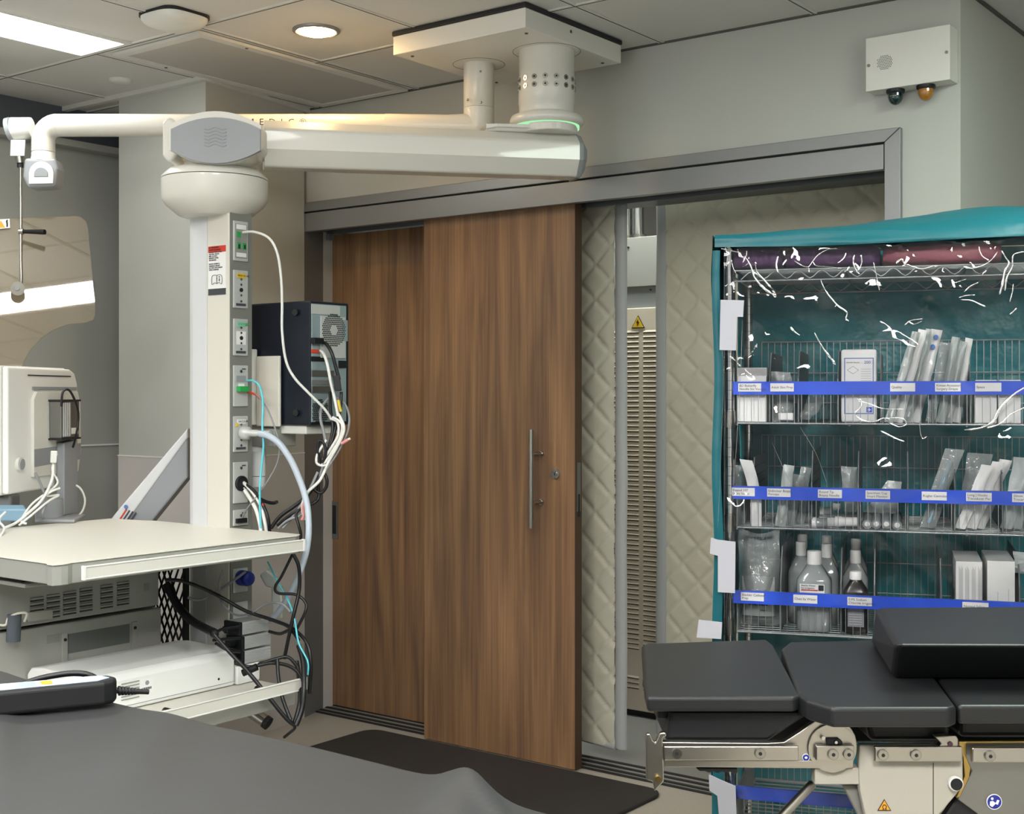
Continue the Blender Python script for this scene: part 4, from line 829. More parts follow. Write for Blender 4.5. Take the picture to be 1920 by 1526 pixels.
# PC cables
cb([(601, 640, 4.42), (612, 645, 4.36), (622, 662, 4.34), (630, 690, 4.34), (636, 712, 4.34)], .0062, 'cable_black', 'black power lead plugged into the middle of the computer back')
b = MB(CAM); b.hexa([cc(628, 733, 4.31), cc(641, 733, 4.31), cc(641, 733, 4.38), cc(628, 733, 4.38), cc(624, 705, 4.31), cc(637, 703, 4.31), cc(637, 703, 4.38), cc(624, 705, 4.38)], 'black'); tag(b.obj('video_connector', bevel=.003), 'black block connector on the computer cables', 'plug')
cb([(590, 656, 4.42), (604, 660, 4.37), (613, 680, 4.34), (620, 715, 4.33), (628, 750, 4.32), (634, 780, 4.31)], .0052, 'cable_white', 'bright white cable from the red port of the computer')
paths = [
 ('cable_white', .0050, 'white cable in the bundle under the computer, bowed furthest right', [(634, 775, 4.31), (645, 800, 4.3), (640, 822, 4.3), (628, 845, 4.3), (615, 868, 4.3), (600, 900, 4.28), (575, 925, 4.26), (567, 950, 4.26), (571, 975, 4.26)]),
 ('cable_white', .0046, 'white cable looping tightly over the zip tie of the bundle', [(624, 782, 4.32), (641, 795, 4.3), (638, 820, 4.3), (624, 845, 4.3), (606, 870, 4.3), (594, 868, 4.3), (596, 850, 4.3), (612, 825, 4.31)]),
 ('cable_white', .0044, 'white cable in the bundle ending in a pink plug', [(620, 785, 4.33), (633, 792, 4.31), (634, 815, 4.3), (622, 838, 4.3), (606, 862, 4.31)]),
 ('cable_grey', .0050, 'grey cable hanging from the expansion card to the bundle', [(618, 745, 4.38), (604, 762, 4.36), (601, 785, 4.34), (607, 810, 4.33), (612, 840, 4.32), (607, 868, 4.3), (598, 900, 4.3)]),
 ('cable_grey', .0040, 'thin grey cable wrapped round the right side of the bundle', [(632, 745, 4.38), (648, 760, 4.34), (655, 785, 4.32), (650, 815, 4.31), (632, 850, 4.31), (612, 880, 4.3)]),
 ('cable_black', .0056, 'black cable down the middle of the computer bundle', [(619, 735, 4.38), (620, 770, 4.35), (624, 800, 4.33), (618, 835, 4.32), (606, 870, 4.31), (597, 905, 4.3), (598, 930, 4.3), (590, 942, 4.29), (570, 950, 4.28), (545, 965, 4.28), (520, 985, 4.29)]),
 ('cable_black', .0056, 'black cable making a round loop below the zip tie', [(602, 880, 4.31), (612, 895, 4.3), (612, 912, 4.3), (602, 924, 4.3), (590, 918, 4.3), (588, 905, 4.3), (596, 890, 4.3)]),
 ('cable_black', .0052, 'black cable making a tall loop above the zip tie', [(600, 872, 4.3), (596, 845, 4.3), (598, 828, 4.3), (605, 828, 4.3), (611, 845, 4.3), (606, 868, 4.3)]),
 ('cable_black', .0066, 'thick black cable running from the bundle down to the shelf corner', [(608, 868, 4.31), (596, 900, 4.3), (575, 930, 4.3), (550, 950, 4.3), (525, 968, 4.3), (508, 990, 4.3)]),
 ('cable_grey', .0050, 'grey cable alongside the thick black cable near the shelf corner', [(596, 885, 4.3), (582, 915, 4.29), (566, 945, 4.28), (548, 970, 4.28), (530, 990, 4.28)]),
 ('cable_black', .0050, 'black cable bending over the far corner of the shelf', [(562, 955, 4.27), (555, 965, 4.26), (560, 985, 4.25), (564, 1005, 4.25), (560, 1035, 4.25)]),
 ('cable_grey', .0042, 'pale grey cable crossing behind the hose at shelf corner', [(572, 955, 4.28), (560, 968, 4.27), (540, 975, 4.27), (522, 990, 4.28)]),
 ('pink', .0050, 'pink sleeved cable beside the hose above the shelf', [(572, 940, 4.24), (568, 952, 4.24), (570, 965, 4.24), (566, 975, 4.24)]),
 ('cable_black', .0054, 'black cable along the right edge of the computer bundle', [(640, 735, 4.34), (638, 765, 4.33), (630, 800, 4.33), (622, 830, 4.32), (612, 858, 4.32), (604, 885, 4.3)]),
]
for m_, r_, lb, pp in paths: cb(pp, r_, m_, lb)
b = MB(CAM); b.tube([cc(594, 868, 4.27), cc(602, 873, 4.265), cc(611, 872, 4.27)], .0035, 'cable_white', 8); tag(b.obj('zip_tie'), 'white zip tie cinching the computer cable bundle', 'cable tie')
b = MB(CAM); b.cyl(cc(640, 832, 4.29), cc(653, 824, 4.29), .0055, 'pink', 10); b.cyl(cc(653, 824, 4.29), cc(657, 822, 4.29), .004, 'cable_white', 10); tag(b.obj('network_plug'), 'loose pink network plug sticking out right of the cable bundle', 'plug')
# yellow tag
b = MB(CAM); b.cyl(cc(634, 750, 4.30), cc(639, 772, 4.29), .005, 'yellow_soft', 10); tag(b.obj('cable_marker'), 'yellow cable marker sleeve below the block connector', 'cable marker')
# under-shelf
paths = [
 ('cable_black', .0060, 'black cable sagging from behind the grey boxes across to the power bricks', [(310, 1087, 4.15), (345, 1090, 4.16), (400, 1112, 4.18), (460, 1145, 4.18), (510, 1162, 4.16), (548, 1178, 4.12), (575, 1205, 4.08), (583, 1245, 4.06), (580, 1300, 4.06)]),
 ('cable_black', .0060, 'black cable dropping from the rail end beside the hose', [(548, 1036, 4.12), (560, 1062, 4.12), (561, 1105, 4.12), (550, 1155, 4.1), (540, 1200, 4.1), (533, 1235, 4.1)]),
 ('cable_black', .0048, 'black cable kinked in a wide zigzag right of the column', [(549, 1038, 4.12), (528, 1080, 4.13), (516, 1100, 4.13), (522, 1112, 4.13), (555, 1115, 4.12), (573, 1130, 4.11), (572, 1148, 4.1), (556, 1180, 4.1)]),
 ('cable_black', .0068, 'straight black cable slanting in front of the lower rail from brick to tip', [(402, 1190, 3.98), (430, 1222, 3.97), (462, 1256, 3.96), (500, 1302, 3.95), (535, 1345, 3.95), (553, 1360, 3.96)]),
 ('cable_black', .0060, 'black cable bowing over the lower rail to the hanging tip', [(520, 1236, 4.02), (522, 1270, 4.0), (530, 1310, 3.98), (545, 1350, 3.96)]),
 ('cable_black', .0085, 'thick black bundle hanging right of the lower rail', [(560, 1210, 4.08), (568, 1240, 4.05), (570, 1290, 4.0), (566, 1330, 3.98), (555, 1360, 3.96)]),
 ('cable_black', .0078, 'second thick black cable hanging beside the bundle at lower rail', [(556, 1240, 4.1), (562, 1280, 4.06), (562, 1320, 4.0), (552, 1358, 3.97)]),
 ('cable_black', .0055, 'black cable from the in-line connector over to the hanging bundle', [(440, 1243, 4.0), (470, 1250, 4.0), (510, 1243, 4.02), (545, 1250, 4.04), (565, 1270, 4.04), (572, 1295, 4.03)]),
 ('cable_black', .0055, 'black cable arching above the lower shelf end', [(484, 1246, 4.04), (515, 1236, 4.05), (540, 1232, 4.06), (556, 1248, 4.06)]),
 ('cable_black', .0048, 'black cable tail below the knot of hanging cables', [(553, 1358, 3.96), (552, 1366, 3.97), (543, 1374, 4.0), (533, 1382, 4.02)]),
 ('cable_grey', .0036, 'grey cable curving in a wide arc behind the power bricks', [(418, 1068, 4.25), (411, 1095, 4.24), (416, 1130, 4.22), (440, 1152, 4.2), (470, 1150, 4.18), (500, 1132, 4.16), (528, 1132, 4.14), (545, 1148, 4.12)]),
 ('cable_grey', .0045, 'grey cable running left to the blue connector', [(352, 1120, 4.25), (375, 1125, 4.26), (405, 1110, 4.28), (435, 1090, 4.3), (460, 1072, 4.3)]),
 ('cyan', .0030, 'cyan cable slanting below the shelf to the lower rail end', [(502, 1053, 4.2), (520, 1090, 4.18), (540, 1125, 4.14), (552, 1160, 4.1), (560, 1205, 4.06), (577, 1240, 4.04), (577, 1265, 4.04)]),
 ('cable_black', .0140, 'fat dark hose coming forward from behind the lattice', [(312, 1095, 4.3), (330, 1130, 4.27), (355, 1160, 4.2), (385, 1178, 4.1), (402, 1186, 4.02)]),
 ('cable_black', .0050, 'short black lead plugged into the topmost power brick', [(400, 1190, 4.0), (415, 1180, 4.05), (435, 1176, 4.08), (450, 1174, 4.1)]),
 ('cable_black', .0050, 'short black lead plugged into the middle power brick', [(400, 1200, 4.0), (425, 1198, 4.05), (450, 1196, 4.1)]),
 ('cable_black', .0050, 'short black lead plugged into the lowest power brick', [(405, 1206, 4.0), (425, 1218, 4.05), (450, 1222, 4.1)]),
 ('cable_black', .0055, 'black lead leaving the right end of the topmost power brick', [(505, 1162, 4.22), (520, 1165, 4.2), (535, 1172, 4.16), (548, 1180, 4.12)]),
 ('cable_black', .0055, 'black lead leaving the right end of the middle power brick', [(505, 1184, 4.22), (525, 1188, 4.18), (545, 1182, 4.13), (560, 1200, 4.08)]),
]
for m_, r_, lb, pp in paths: cb(pp, r_, m_, lb)
b = MB(CAM); b.cyl(cc(455, 1262, 3.99), cc(482, 1250, 3.99), .011, 'black_rub', 12); tag(b.obj('inline_connector'), 'black in-line connector in front of the lower shelf', 'plug')
b = MB(CAM); b.sphere(cc(402, 1188, 4.0), .014, 'black_rub', 12); b.obj
tag(b.obj('hose_coupling'), 'round black coupling at the end of the fat dark hose', 'coupling')
# handpiece hanging behind (pale plastic)
hp = thing('wall_handset', 'pale grey plastic handset hanging behind the cables under the shelf', 'handset', at(510, 1110, 4.5))
b = MB(CAM); b.prism([cc(x, y, 4.42) for x, y in ((486, 1078), (500, 1068), (516, 1080), (522, 1098), (512, 1104), (498, 1100))], (0, .05, 0), 'outlet'); b.obj('handset_head', hp, bevel=.006)
b = MB(CAM); b.prism([cc(x, y, 4.43) for x, y in ((508, 1100), (528, 1098), (530, 1160), (510, 1160))], (0, .04, 0), 'outlet'); b.obj('handset_body', hp, bevel=.006)

# ================================================================== RIGHT OPERATING TABLE (camera-parallel)
TD = 2.36
ot = thing('operating_table', 'black padded operating table with brushed steel side rails and pivot joint', 'operating table', c2w((1560-CX)/F*2.6, 2.6, 0))
ot.rotation_euler = (0, 0, YAW); WM[ot.name] = Matrix.Translation(ot.location) @ CAM; ot.matrix_world = WM[ot.name]
def tx(px, D=TD): return (px-CX)/F*D
def tz(py, D=TD): return CH-(py-HY)/F*D
zt1 = .957
def zpt(px, py, z): D = (CH-z)*F/(py-HY); return ((px-CX)/F*D, D, z)
def pad(name, poly, z1, z0, label=None, m='vinyl', bev=.007, par=None):
    b = MB(CAM); b.prism([(x, y, z0) for x, y in [zpt(px, py, z1)[:2] for px, py in poly]], (0, 0, z1-z0), m, False); o = b.obj(name, par or ot, bevel=bev, seg=4)
    if label: o['label'] = label
    return o
pad('leg_pad', [(1213, 1306), (1208, 1285), (1203, 1210), (1210, 1206), (1438, 1198), (1450, 1208), (1500, 1302), (1490, 1306)], zt1, zt1-.028)
b = MB(CAM); P = [zpt(px, py, zt1-.028) for px, py in ((1232, 1321), (1488, 1322), (1430, 1225), (1225, 1228))]; b.prism([(x, y, zt1-.055) for x, y, z in P], (0, 0, .026), 'vinyl_dark'); b.obj('pad_core', ot, bevel=.006)
pad('seat_pad', [(1512, 1312), (1495, 1300), (1465, 1215), (1480, 1203), (1700, 1198), (1792, 1322), (1780, 1326), (1560, 1326)], zt1, zt1-.036)
pad('back_pad', [(1796, 1322), (1705, 1198), (2200, 1195), (2260, 1322)], zt1-.002, zt1-.036)
# cushion on top: own thing
zc1 = 1.045
b = MB(CAM)
low = [zpt(px, py, zt1+.002) for px, py in ((1672, 1270), (1632, 1207), (2150, 1203), (2190, 1270))]
top = [zpt(px, py, zc1) for px, py in ((1678, 1208), (1642, 1138), (2150, 1134), (2180, 1210))]
b.hexa([low[0], low[3], low[2], low[1], top[0], top[3], top[2], top[1]], 'vinyl')
tag(b.obj('table_cushion', bevel=.014, seg=4), 'thick black foam cushion lying on top of the operating table', 'cushion')
# lower cushion blocks
def blk(name, x0, x1, y0, y1, D0, D1, m='black', bev=.010, pts=None):
    b = MB(CAM)
    P = pts or [(x0, y1), (x1, y1), (x1, y0), (x0, y0)]
    b.prism([(tx(px, D0), D0, tz(py, D0)) for px, py in P], (0, D1-D0, 0), m); return b.obj(name, ot, bevel=bev, seg=3)
blk('under_pad', 0, 0, 0, 0, 2.36, 2.80, 'black', .012, [(1248, 1391), (1440, 1391), (1520, 1338), (1500, 1333), (1255, 1333)])
blk('under_pad', 1628, 1784, 1338, 1391, 2.36, 2.80, 'black', .012, [(1632, 1391), (1770, 1391), (1784, 1375), (1780, 1340), (1630, 1338), (1624, 1360)])
blk('under_pad', 1800, 2200, 1338, 1385, 2.36, 2.80, 'black', .012)
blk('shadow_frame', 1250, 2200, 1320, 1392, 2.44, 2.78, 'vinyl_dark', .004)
# side frame plates
def plate(name, P, D, th, m, bev=.0015, par=None):
    b = MB(CAM); b.prism([(tx(px, D), D, tz(py, D)) for px, py in P], (0, th, 0), m); return b.obj(name, par or ot, bevel=bev)
pv = [(1553+math.cos(math.radians(a))*54, 1398-math.sin(math.radians(a))*54) for a in range(-40, 141, 15)]
plate('side_frame', [(1240, 1391), (1440, 1393), (1470, 1391), (1500, 1372)]+list(reversed(pv))[2:]+[(1600, 1440), (1560, 1441), (1245, 1438)], 2.335, .018, 'brushed')
plate('side_rail', [(1245, 1399), (1498, 1399), (1498, 1426), (1245, 1426)], 2.315, .010, 'brushed', .002)
plate('side_rail', [(1530, 1398), (1602, 1398), (1602, 1426), (1530, 1426)], 2.315, .010, 'brushed', .002)
plate('side_rail', [(1640, 1400), (1805, 1400), (1805, 1428), (1640, 1428)], 2.315, .010, 'brushed', .002)
plate('side_rail', [(1822, 1402), (2200, 1402), (2200, 1430), (1822, 1430)], 2.315, .010, 'brushed', .003)
def screw(px, py, D, r=9, m='nickel'):
    b = MB(CAM); c0 = (tx(px, D), D, tz(py, D)); rr = r/F*D
    b.cyl(c0, (c0[0], D-.004, c0[2]), rr, m, 20); b.cyl(c0, (c0[0], D-.0035, c0[2]), rr*1.12, 'brushed_dark', 20); b.cyl((c0[0], D-.0045, c0[2]), (c0[0], D-.003, c0[2]), rr*.38, 'dark', 10); b.obj('screw', ot)
for s_ in ((1269, 1412), (1425, 1412), (1562, 1414), (1591, 1414), (1655, 1415), (1717, 1415), (1856, 1417)): screw(s_[0], s_[1], 2.314)
# pivot disc details
b = MB(CAM); D = 2.332; c0 = (tx(1560, D), D, tz(1402, D))
b.cyl(c0, (c0[0], D-.004, c0[2]), 45/F*D, 'brushed', 40); b.obj('pivot_disc', ot, bevel=.001)
plate('latch_lever', [(1550, 1397), (1550, 1384), (1572, 1384), (1580, 1390), (1580, 1397)], 2.322, .006, 'black', .002)
b = MB(CAM); c0 = (tx(1567, 2.320), 2.320, tz(1391, 2.32)); b.cyl(c0, (c0[0], 2.316, c0[2]), .0028, 'chrome', 10); c0 = (tx(1544, 2.32), 2.327, tz(1384, 2.32)); b.cyl(c0, (c0[0], 2.320, c0[2]), .0035, 'chrome', 10); b.obj('lever_pin', ot)
plate('side_frame', [(1612, 1397), (1800, 1397), (1806, 1402), (1806, 1475), (1760, 1530), (1625, 1540), (1612, 1480), (1610, 1430)], 2.335, .02, 'frame_paint', .003)
plate('panel_seam', [(1749, 1430), (1751, 1430), (1751, 1540), (1749, 1540)], 2.3345, .001, 'seam', 0)
plate('lower_frame', [(1528, 1440), (1612, 1440), (1614, 1471), (1528, 1471)], 2.34, .03, 'frame_paint', .002)
plate('cross_beam', [(1245, 1426), (1600, 1426), (1600, 1438), (1245, 1438)], 2.33, .006, 'brushed', .001)
# hook bracket at the left
plate('end_bracket', [(1212, 1462), (1211, 1385), (1213, 1376), (1219, 1375), (1224, 1388), (1229, 1392), (1233, 1384), (1238, 1374), (1248, 1373), (1250, 1380), (1243, 1384), (1243, 1392), (1245, 1440), (1245, 1465), (1228, 1484), (1224, 1466)], 2.32, .014, 'brushed', .002)
b = MB(CAM); c0 = (tx(1233, 2.32), 2.32, tz(1459, 2.32)); b.cyl(c0, (c0[0], 2.312, c0[2]), .0055, 'brass', 18); b.obj('brass_pin', ot)
plate('grip', [(1305, 1440), (1383, 1440), (1383, 1450), (1376, 1450), (1370, 1447), (1362, 1450), (1354, 1447), (1346, 1450), (1338, 1447), (1330, 1449), (1322, 1446), (1312, 1446)], 2.34, .03, 'black_rub', .002)
b = MB(CAM); b.cyl((tx(1523, 2.40), 2.40, tz(1470, 2.40)), (tx(1400, 2.32), 2.32, tz(1600, 2.32)), .0085, 'brushed', 20); b.obj('support_rod', ot)
plate('hinge_block', [(1753, 1381), (1793, 1379), (1797, 1386), (1797, 1400), (1760, 1400), (1765, 1394)], 2.32, .02, 'brushed', .002)
b = MB(CAM); c0 = (tx(1782, 2.318), 2.32, tz(1395, 2.318)); b.cyl(c0, (c0[0], 2.317, c0[2]), .0045, 'maroon', 14); b.obj('index_dot', ot)
plate('end_frame', [(1806, 1390), (2200, 1390), (2200, 1640), (1990, 1640), (1795, 1498), (1818, 1455), (1822, 1445), (1810, 1420)], 2.345, .012, 'brushed_dark', .002)
plate('end_frame_lip', [(1798, 1390), (2200, 1388), (2200, 1392), (1812, 1394), (1812, 1418), (1820, 1440), (1817, 1458), (1800, 1494), (1793, 1496), (1809, 1455), (1806, 1420), (1798, 1400)], 2.335, .012, 'brass', .001)
b = MB(CAM); c0 = (tx(1793, 2.325), 2.333, tz(1470, 2.325)); b.cyl(c0, (c0[0], 2.325, c0[2]), 13.5/F*2.33, 'white', 28); b.cyl((c0[0], 2.3245, c0[2]), (c0[0], 2.322, c0[2]), 11/F*2.33, 'black', 28); b.obj('round_knob', ot)
plate('lever_arm', [(1806, 1475), (1850, 1505), (1880, 1530), (1760, 1560), (1770, 1530)], 2.36, .02, 'dark', .006)
plate('lever_arm', [(1580, 1471), (1606, 1471), (1622, 1500), (1640, 1540), (1615, 1540)], 2.36, .02, 'col_side', .003)
# signs on the table
D = 2.333
b = MB(CAM); c0 = (tx(1511, D), D+.001, tz(1420, D)); b.cyl(c0, (c0[0], D-.001, c0[2]), 7/F*D, 'white', 20); b.cyl(c0, (c0[0], D-.0014, c0[2]), 6/F*D, 'blue_dark', 20); b.sphere((c0[0], D-.0015, c0[2]), .0022, 'white', 8, (1.2, .3, 1)); b.obj('manual_sticker', ot)
D = 2.343; c0 = (tx(1864, D), D+.001, tz(1503, D))
b = MB(CAM); b.cyl(c0, (c0[0], D-.001, c0[2]), 14.5/F*D, 'white', 32); b.cyl(c0, (c0[0], D-.0014, c0[2]), 13/F*D, 'blue_dark', 32)
b.cyl((c0[0]-.004, D-.0016, c0[2]+.006), (c0[0]-.004, D-.0008, c0[2]+.006), .0024, 'white', 12)
b.prism([(c0[0]+x, D-.002, c0[2]+z) for x, z in ((-.0085, -.006), (-.004, -.009), (.001, -.004), (.001, -.001), (-.003, .002), (-.008, .001))], (0, .001, 0), 'white')
b.prism([(c0[0]+x, D-.002, c0[2]+z) for x, z in ((.001, -.003), (.006, -.005), (.009, .003), (.005, .004), (.003, .0)) ], (0, .001, 0), 'white'); b.obj('manual_sticker', ot)
D = 2.334; c0 = (tx(1658, D), tz(1511, D)); tri = lambda k: [(c0[0]+x*k, c0[1]+z*k) for x, z in ((-.0125, -.0085), (.0125, -.0085), (0, .0125))]
b = MB(CAM); b.prism([(x, D-.0005, z) for x, z in tri(1)], (0, .001, 0), 'dark'); b.prism([(x, D-.001, z) for x, z in tri(.8)], (0, .001, 0), 'orange')
st = b.obj('magnet_warning_sticker', ot); text('\u03a9', .012, (c0[0]-.0045, D-.0015, c0[1]-.0022), (1, 0, 0), (0, 0, 1), 'dark', st, 'symbol', frame=CAM)
# pedestal (below frame)
b = MB(CAM); b.box((tx(1720, 2.6)-.02, 2.45, .12), (tx(1720, 2.6)+.36, 2.75, tz(1480)), 'frame_paint'); b.obj('pedestal', ot, bevel=.02)
b = MB(CAM); b.box((tx(1720, 2.6)-.35, 2.35, 0), (tx(1720, 2.6)+.6, 2.85, .12), 'plate_white'); b.obj('base', ot, bevel=.02)

# ================================================================== FOREGROUND BED
EN = 1.57
fbd = thing('examination_bed', 'dark grey sheet covered examination bed filling the lower left foreground', 'bed', (-2.0, .9, 0))
b = MB()
def bedf(s, t):
    x = -3.25+s*2.75; 
    y = .15+ t*1.52
    z = .90; e = EN+.006*math.sin(x*7)+.004*noise.noise(Vector((x*4, 0, 0)))
    if x > -1.30: e += -.03*min(1, (x+1.30)/.1)
    if t > .86:
        k = (t-.86)/.14; a = k*PI/2*1.15; y = e-.03+.03*math.sin(min(a, PI/2)); z = .90-.03*(1-math.cos(min(a, PI/2)))-(max(0, k-.87)/.13)*.5
    else: y = .15+(e-.03-.15)*t/.86
    # soft wrinkles and a raised fold
    dx = x+1.22; dy = y-1.50
    z += .030*math.exp(-((dx+dy*.6)**2)/.0035)*math.exp(-(dy**2)/.02)*(1 if t < .97 else .4)
    z += .012*math.exp(-((dx-.02+dy*1.5)**2)/.0009)*math.exp(-((dy+.05)**2)/.01)
    z += .010*math.exp(-((x+2.15+(y-1.3)*1.6)**2)/.004)*math.exp(-((y-1.35)**2)/.06)
    z += .009*math.exp(-((x+1.75+(y-1.3)*.9)**2)/.006)*math.exp(-((y-1.4)**2)/.05)
    z += .004*noise.noise(Vector((x*2.2, y*2.2, 4)))
    return (x, y, z)
b.grid(bedf, 220, 130, 'sheet'); b.obj('sheet', fbd)
b = MB(); b.box((-3.2, .2, .78), (-.55, EN-.05, .865), 'black'); b.obj('mattress', fbd, bevel=.02)
b = MB(); b.box((-2.4, .5, .05), (-1.4, 1.1, .78), 'cover_grey'); b.box((-2.7, .3, 0), (-1.1, 1.3, .06), 'cover_grey'); b.obj('pedestal', fbd, bevel=.02)
# hand control
hc_ = thing('hand_control', 'black bed hand control with bright label strip lying on the grey sheet', 'remote control', at(100, 1340, 2.35))
zs = .905
A0 = Vector(zpt(-60, 1350, zs)); A1 = Vector(zpt(226, 1320, zs))
ax2 = (A1-A0); ax2.z = 0; Lh = ax2.length; ax2.normalize(); nx2 = Vector((-ax2.y, ax2.x, 0))
def HQ(s, w, z): P = A0+ax2*s+nx2*w; return (P.x, P.y, z)
b = MB(CAM); prof = [(0, 0), (Lh-.03, 0), (Lh-.008, .012), (Lh, .035), (Lh-.012, .06), (Lh-.04, .07), (0, .075)]
b.prism([HQ(s, w, zs) for s, w in prof], (0, 0, .046), 'black_rub'); b.obj('case', hc_, bevel=.008, seg=4)
b = MB(CAM); b.prism([HQ(s, w, zs+.046) for s, w in ((.0, .010), (Lh-.04, .012), (Lh-.016, .03), (Lh-.03, .055), (.0, .066))], (0, 0, .0012), 'screen')
for s, w_, m_ in ((.03, .05, 'white'), (.09, .03, 'blue_light'), (.13, .02, 'orange'), (.15, .04, 'white'), (.2, .025, 'paper'), (.24, .012, 'ink_blue')):
    if s < Lh-.05: b.prism([HQ(s, .018, zs+.0473), HQ(s+w_, .018, zs+.0473), HQ(s+w_, .052, zs+.0473), HQ(s, .052, zs+.0473)], (0, 0, .0005), m_)
b.obj('button_label', hc_)
b = MB(CAM)
for k in range(9): p = A0+ax2*(Lh+.002+k*.006)+nx2*.035; b.cyl((p.x, p.y, zs+.018-k*.0008), (p.x+ax2.x*.004, p.y+ax2.y*.004, zs+.018-k*.0008), .0095-k*.0006, 'black_rub', 12)
p = A0+ax2*Lh+nx2*.035; q = p+ax2*.06; b.cyl((p.x, p.y, zs+.018), (q.x, q.y, zs+.01), .005, 'black_rub', 10); b.obj('strain_relief', hc_)
b = MB(CAM); q1 = A0+ax2*(Lh-.12)+nx2*.10
b.tube([HQ(Lh-.20, .085, zs+.03), HQ(Lh-.12, .10, zs+.045), HQ(Lh-.05, .09, zs+.045), HQ(Lh-.0, .08, zs+.012), HQ(Lh+.03, .07, zs+.008)], .006, 'cable_black', 10); tag(b.obj('control_cable'), 'black cable lying behind the hand control on the grey bed', 'cable')

# ================================================================== RACK
RA = YAW-math.radians(16.6)
RO = c2w(.583, 3.47, 0); RK = Matrix.Translation(RO) @ Matrix.Rotation(RA, 4, 'Z')
RX = Vector((math.cos(RA), math.sin(RA), 0)); RY = Vector((-math.sin(RA), math.cos(RA), 0))
def rk(px, py, y=0.0):
    P = on_plane(px, py, RO+RY*y, RY); return (P-RO).dot(RX), P.z
W_, DP = 1.20, .45
SZs = [(1.422, 1), (1.144, 2), (.866, 3), (.345, 4)]
rack = thing('wire_shelving_unit', 'chrome wire shelving rack with blue label strips inside the teal cover', 'shelving', (RO+RX*.6+RY*.22)[:2]+(0,) if False else (RO.x+RX.x*.6+RY.x*.22, RO.y+RX.y*.6+RY.y*.22, 0))
rack.rotation_euler = (0, 0, RA); WM[rack.name] = Matrix.Translation(rack.location) @ Matrix.Rotation(RA, 4, 'Z')
for x in (0, W_):
    for y in (.0, DP):
        b = MB(RK); b.cyl((x, y, .02), (x, y, 1.88), .0127, 'chrome', 18)
        for k in range(70): b.cyl((x, y, .06+k*.0254), (x, y, .0625+k*.0254), .0133, 'nickel', 14)
        b.cyl((x, y, 0.001), (x, y, .03), .018, 'black_rub', 12); b.obj('post', rack)
def wires(b, x0, x1, y, z0, z1, pitch=.0187, r=.0008):
    n = int((x1-x0)/pitch)
    for i in range(n+1): x = x0+i*(x1-x0)/n; b.add([(x-r, y-r, z0), (x+r, y-r, z0), (x+r, y+r, z0), (x-r, y+r, z0), (x-r, y-r, z1), (x+r, y-r, z1), (x+r, y+r, z1), (x-r, y+r, z1)], [(0, 1, 5, 4), (1, 2, 6, 5), (2, 3, 7, 6), (3, 0, 4, 7)], 'wire')
for z, row in SZs:
    b = MB(RK); x0, x1 = .02, W_-.02
    for k in range(14): y = .016+k*.032; b.cyl((x0, y, z), (x1, y, z), .0017, 'wire', 6)
    for k in range(5): x = x0+k*(x1-x0)/4; b.cyl((x, .0, z-.004), (x, DP, z-.004), .0028, 'wire', 8)
    b.cyl((x0, 0, z-.001), (x1, 0, z-.001), .0032, 'wire', 8); b.cyl((x0, DP, z-.001), (x1, DP, z-.001), .0032, 'wire', 8)
    for xx in (0, W_):
        for yy in (0, DP): b.cyl((xx, yy, z-.012), (xx, yy, z+.032), .0165, 'nickel', 16, .0150)
    sh = b.obj('shelf', rack)
    b = MB(RK); wires(b, x0, x1, -.002, z, z+.108); b.cyl((x0, -.002, z+.108), (x1, -.002, z+.108), .0022, 'wire', 6); b.obj('front_basket', sh)
    b = MB(RK); bh = .232; wires(b, x0+.02, x1, DP, z, z+bh)
    for h in (bh, bh*.6, bh*.22): b.cyl((x0+.02, DP-.001, z+h), (x1, DP-.001, z+h), .0018, 'wire', 6)
    b.obj('back_basket', sh)
    b = MB(RK)
    for xx in (x0, x1):
        n = 22
        for i in range(n): y = .02+i*(DP-.03)/n; b.cyl((xx, y, z), (xx, y, z+.10), .0011, 'wire', 5)
        b.cyl((xx, 0, z+.10), (xx, DP, z+.10), .0018, 'wire', 6)
    b.obj('side_basket', sh)
    b = MB(RK); xs = .010; b.box((xs, -.0085, z+.077), (x1, -.0045, z+.109), 'blue'); b.box((xs, -.0095, z+.106), (x1, -.0045, z+.110), 'blue'); b.box((xs, -.0095, z+.0755), (x1, -.0045, z+.079), 'blue')
    b.obj('label_strip', sh)
# top shelf truss
z = 1.80
b = MB(RK)
for k in range(19): y = .012+k*.0235; b.cyl((.02, y, z+.028), (W_-.02, y, z+.028), .0016, 'wire', 6)
for yy in (0, DP):
    b.cyl((0, yy, z), (W_, yy, z), .0028, 'wire', 8); b.cyl((0, yy, z+.028), (W_, yy, z+.028), .0028, 'wire', 8)
    pts = []; k = 0; x = .03
    while x < W_-.03: pts.append((x, yy, z+.004+(.021 if k % 2 else 0))); x += .03; k += 1
    b.tube(pts, .0019, 'wire', 6, 3)
for k in range(5): x = k*W_/4; b.cyl((x, 0, z+.02), (x, DP, z+.02), .0025, 'wire', 6)
b.obj('top_shelf', rack)
def lbl(row, px0, px1, txt):
    z = SZs[row][0]; x0 = rk(px0, 730)[0]; x1 = rk(px1, 730)[0]
    b = MB(RK); b.box((x0, -.0108, z+.0835), (x1, -.0098, z+.1055), 'paper'); sh = [o for o in kids(rack) if o.name.startswith('shelf')][row]
    ls = [o for o in kids(sh) if o.name.startswith('label_strip')][0]
    o = b.obj('shelf_label', sh, bevel=.0004)
    n = txt.count('\n'); text(txt, .0088, (x0+.003, -.0112, z+.0945), (1, 0, 0), (0, 0, 1), 'ink', sh, 'label_lettering', frame=RK)
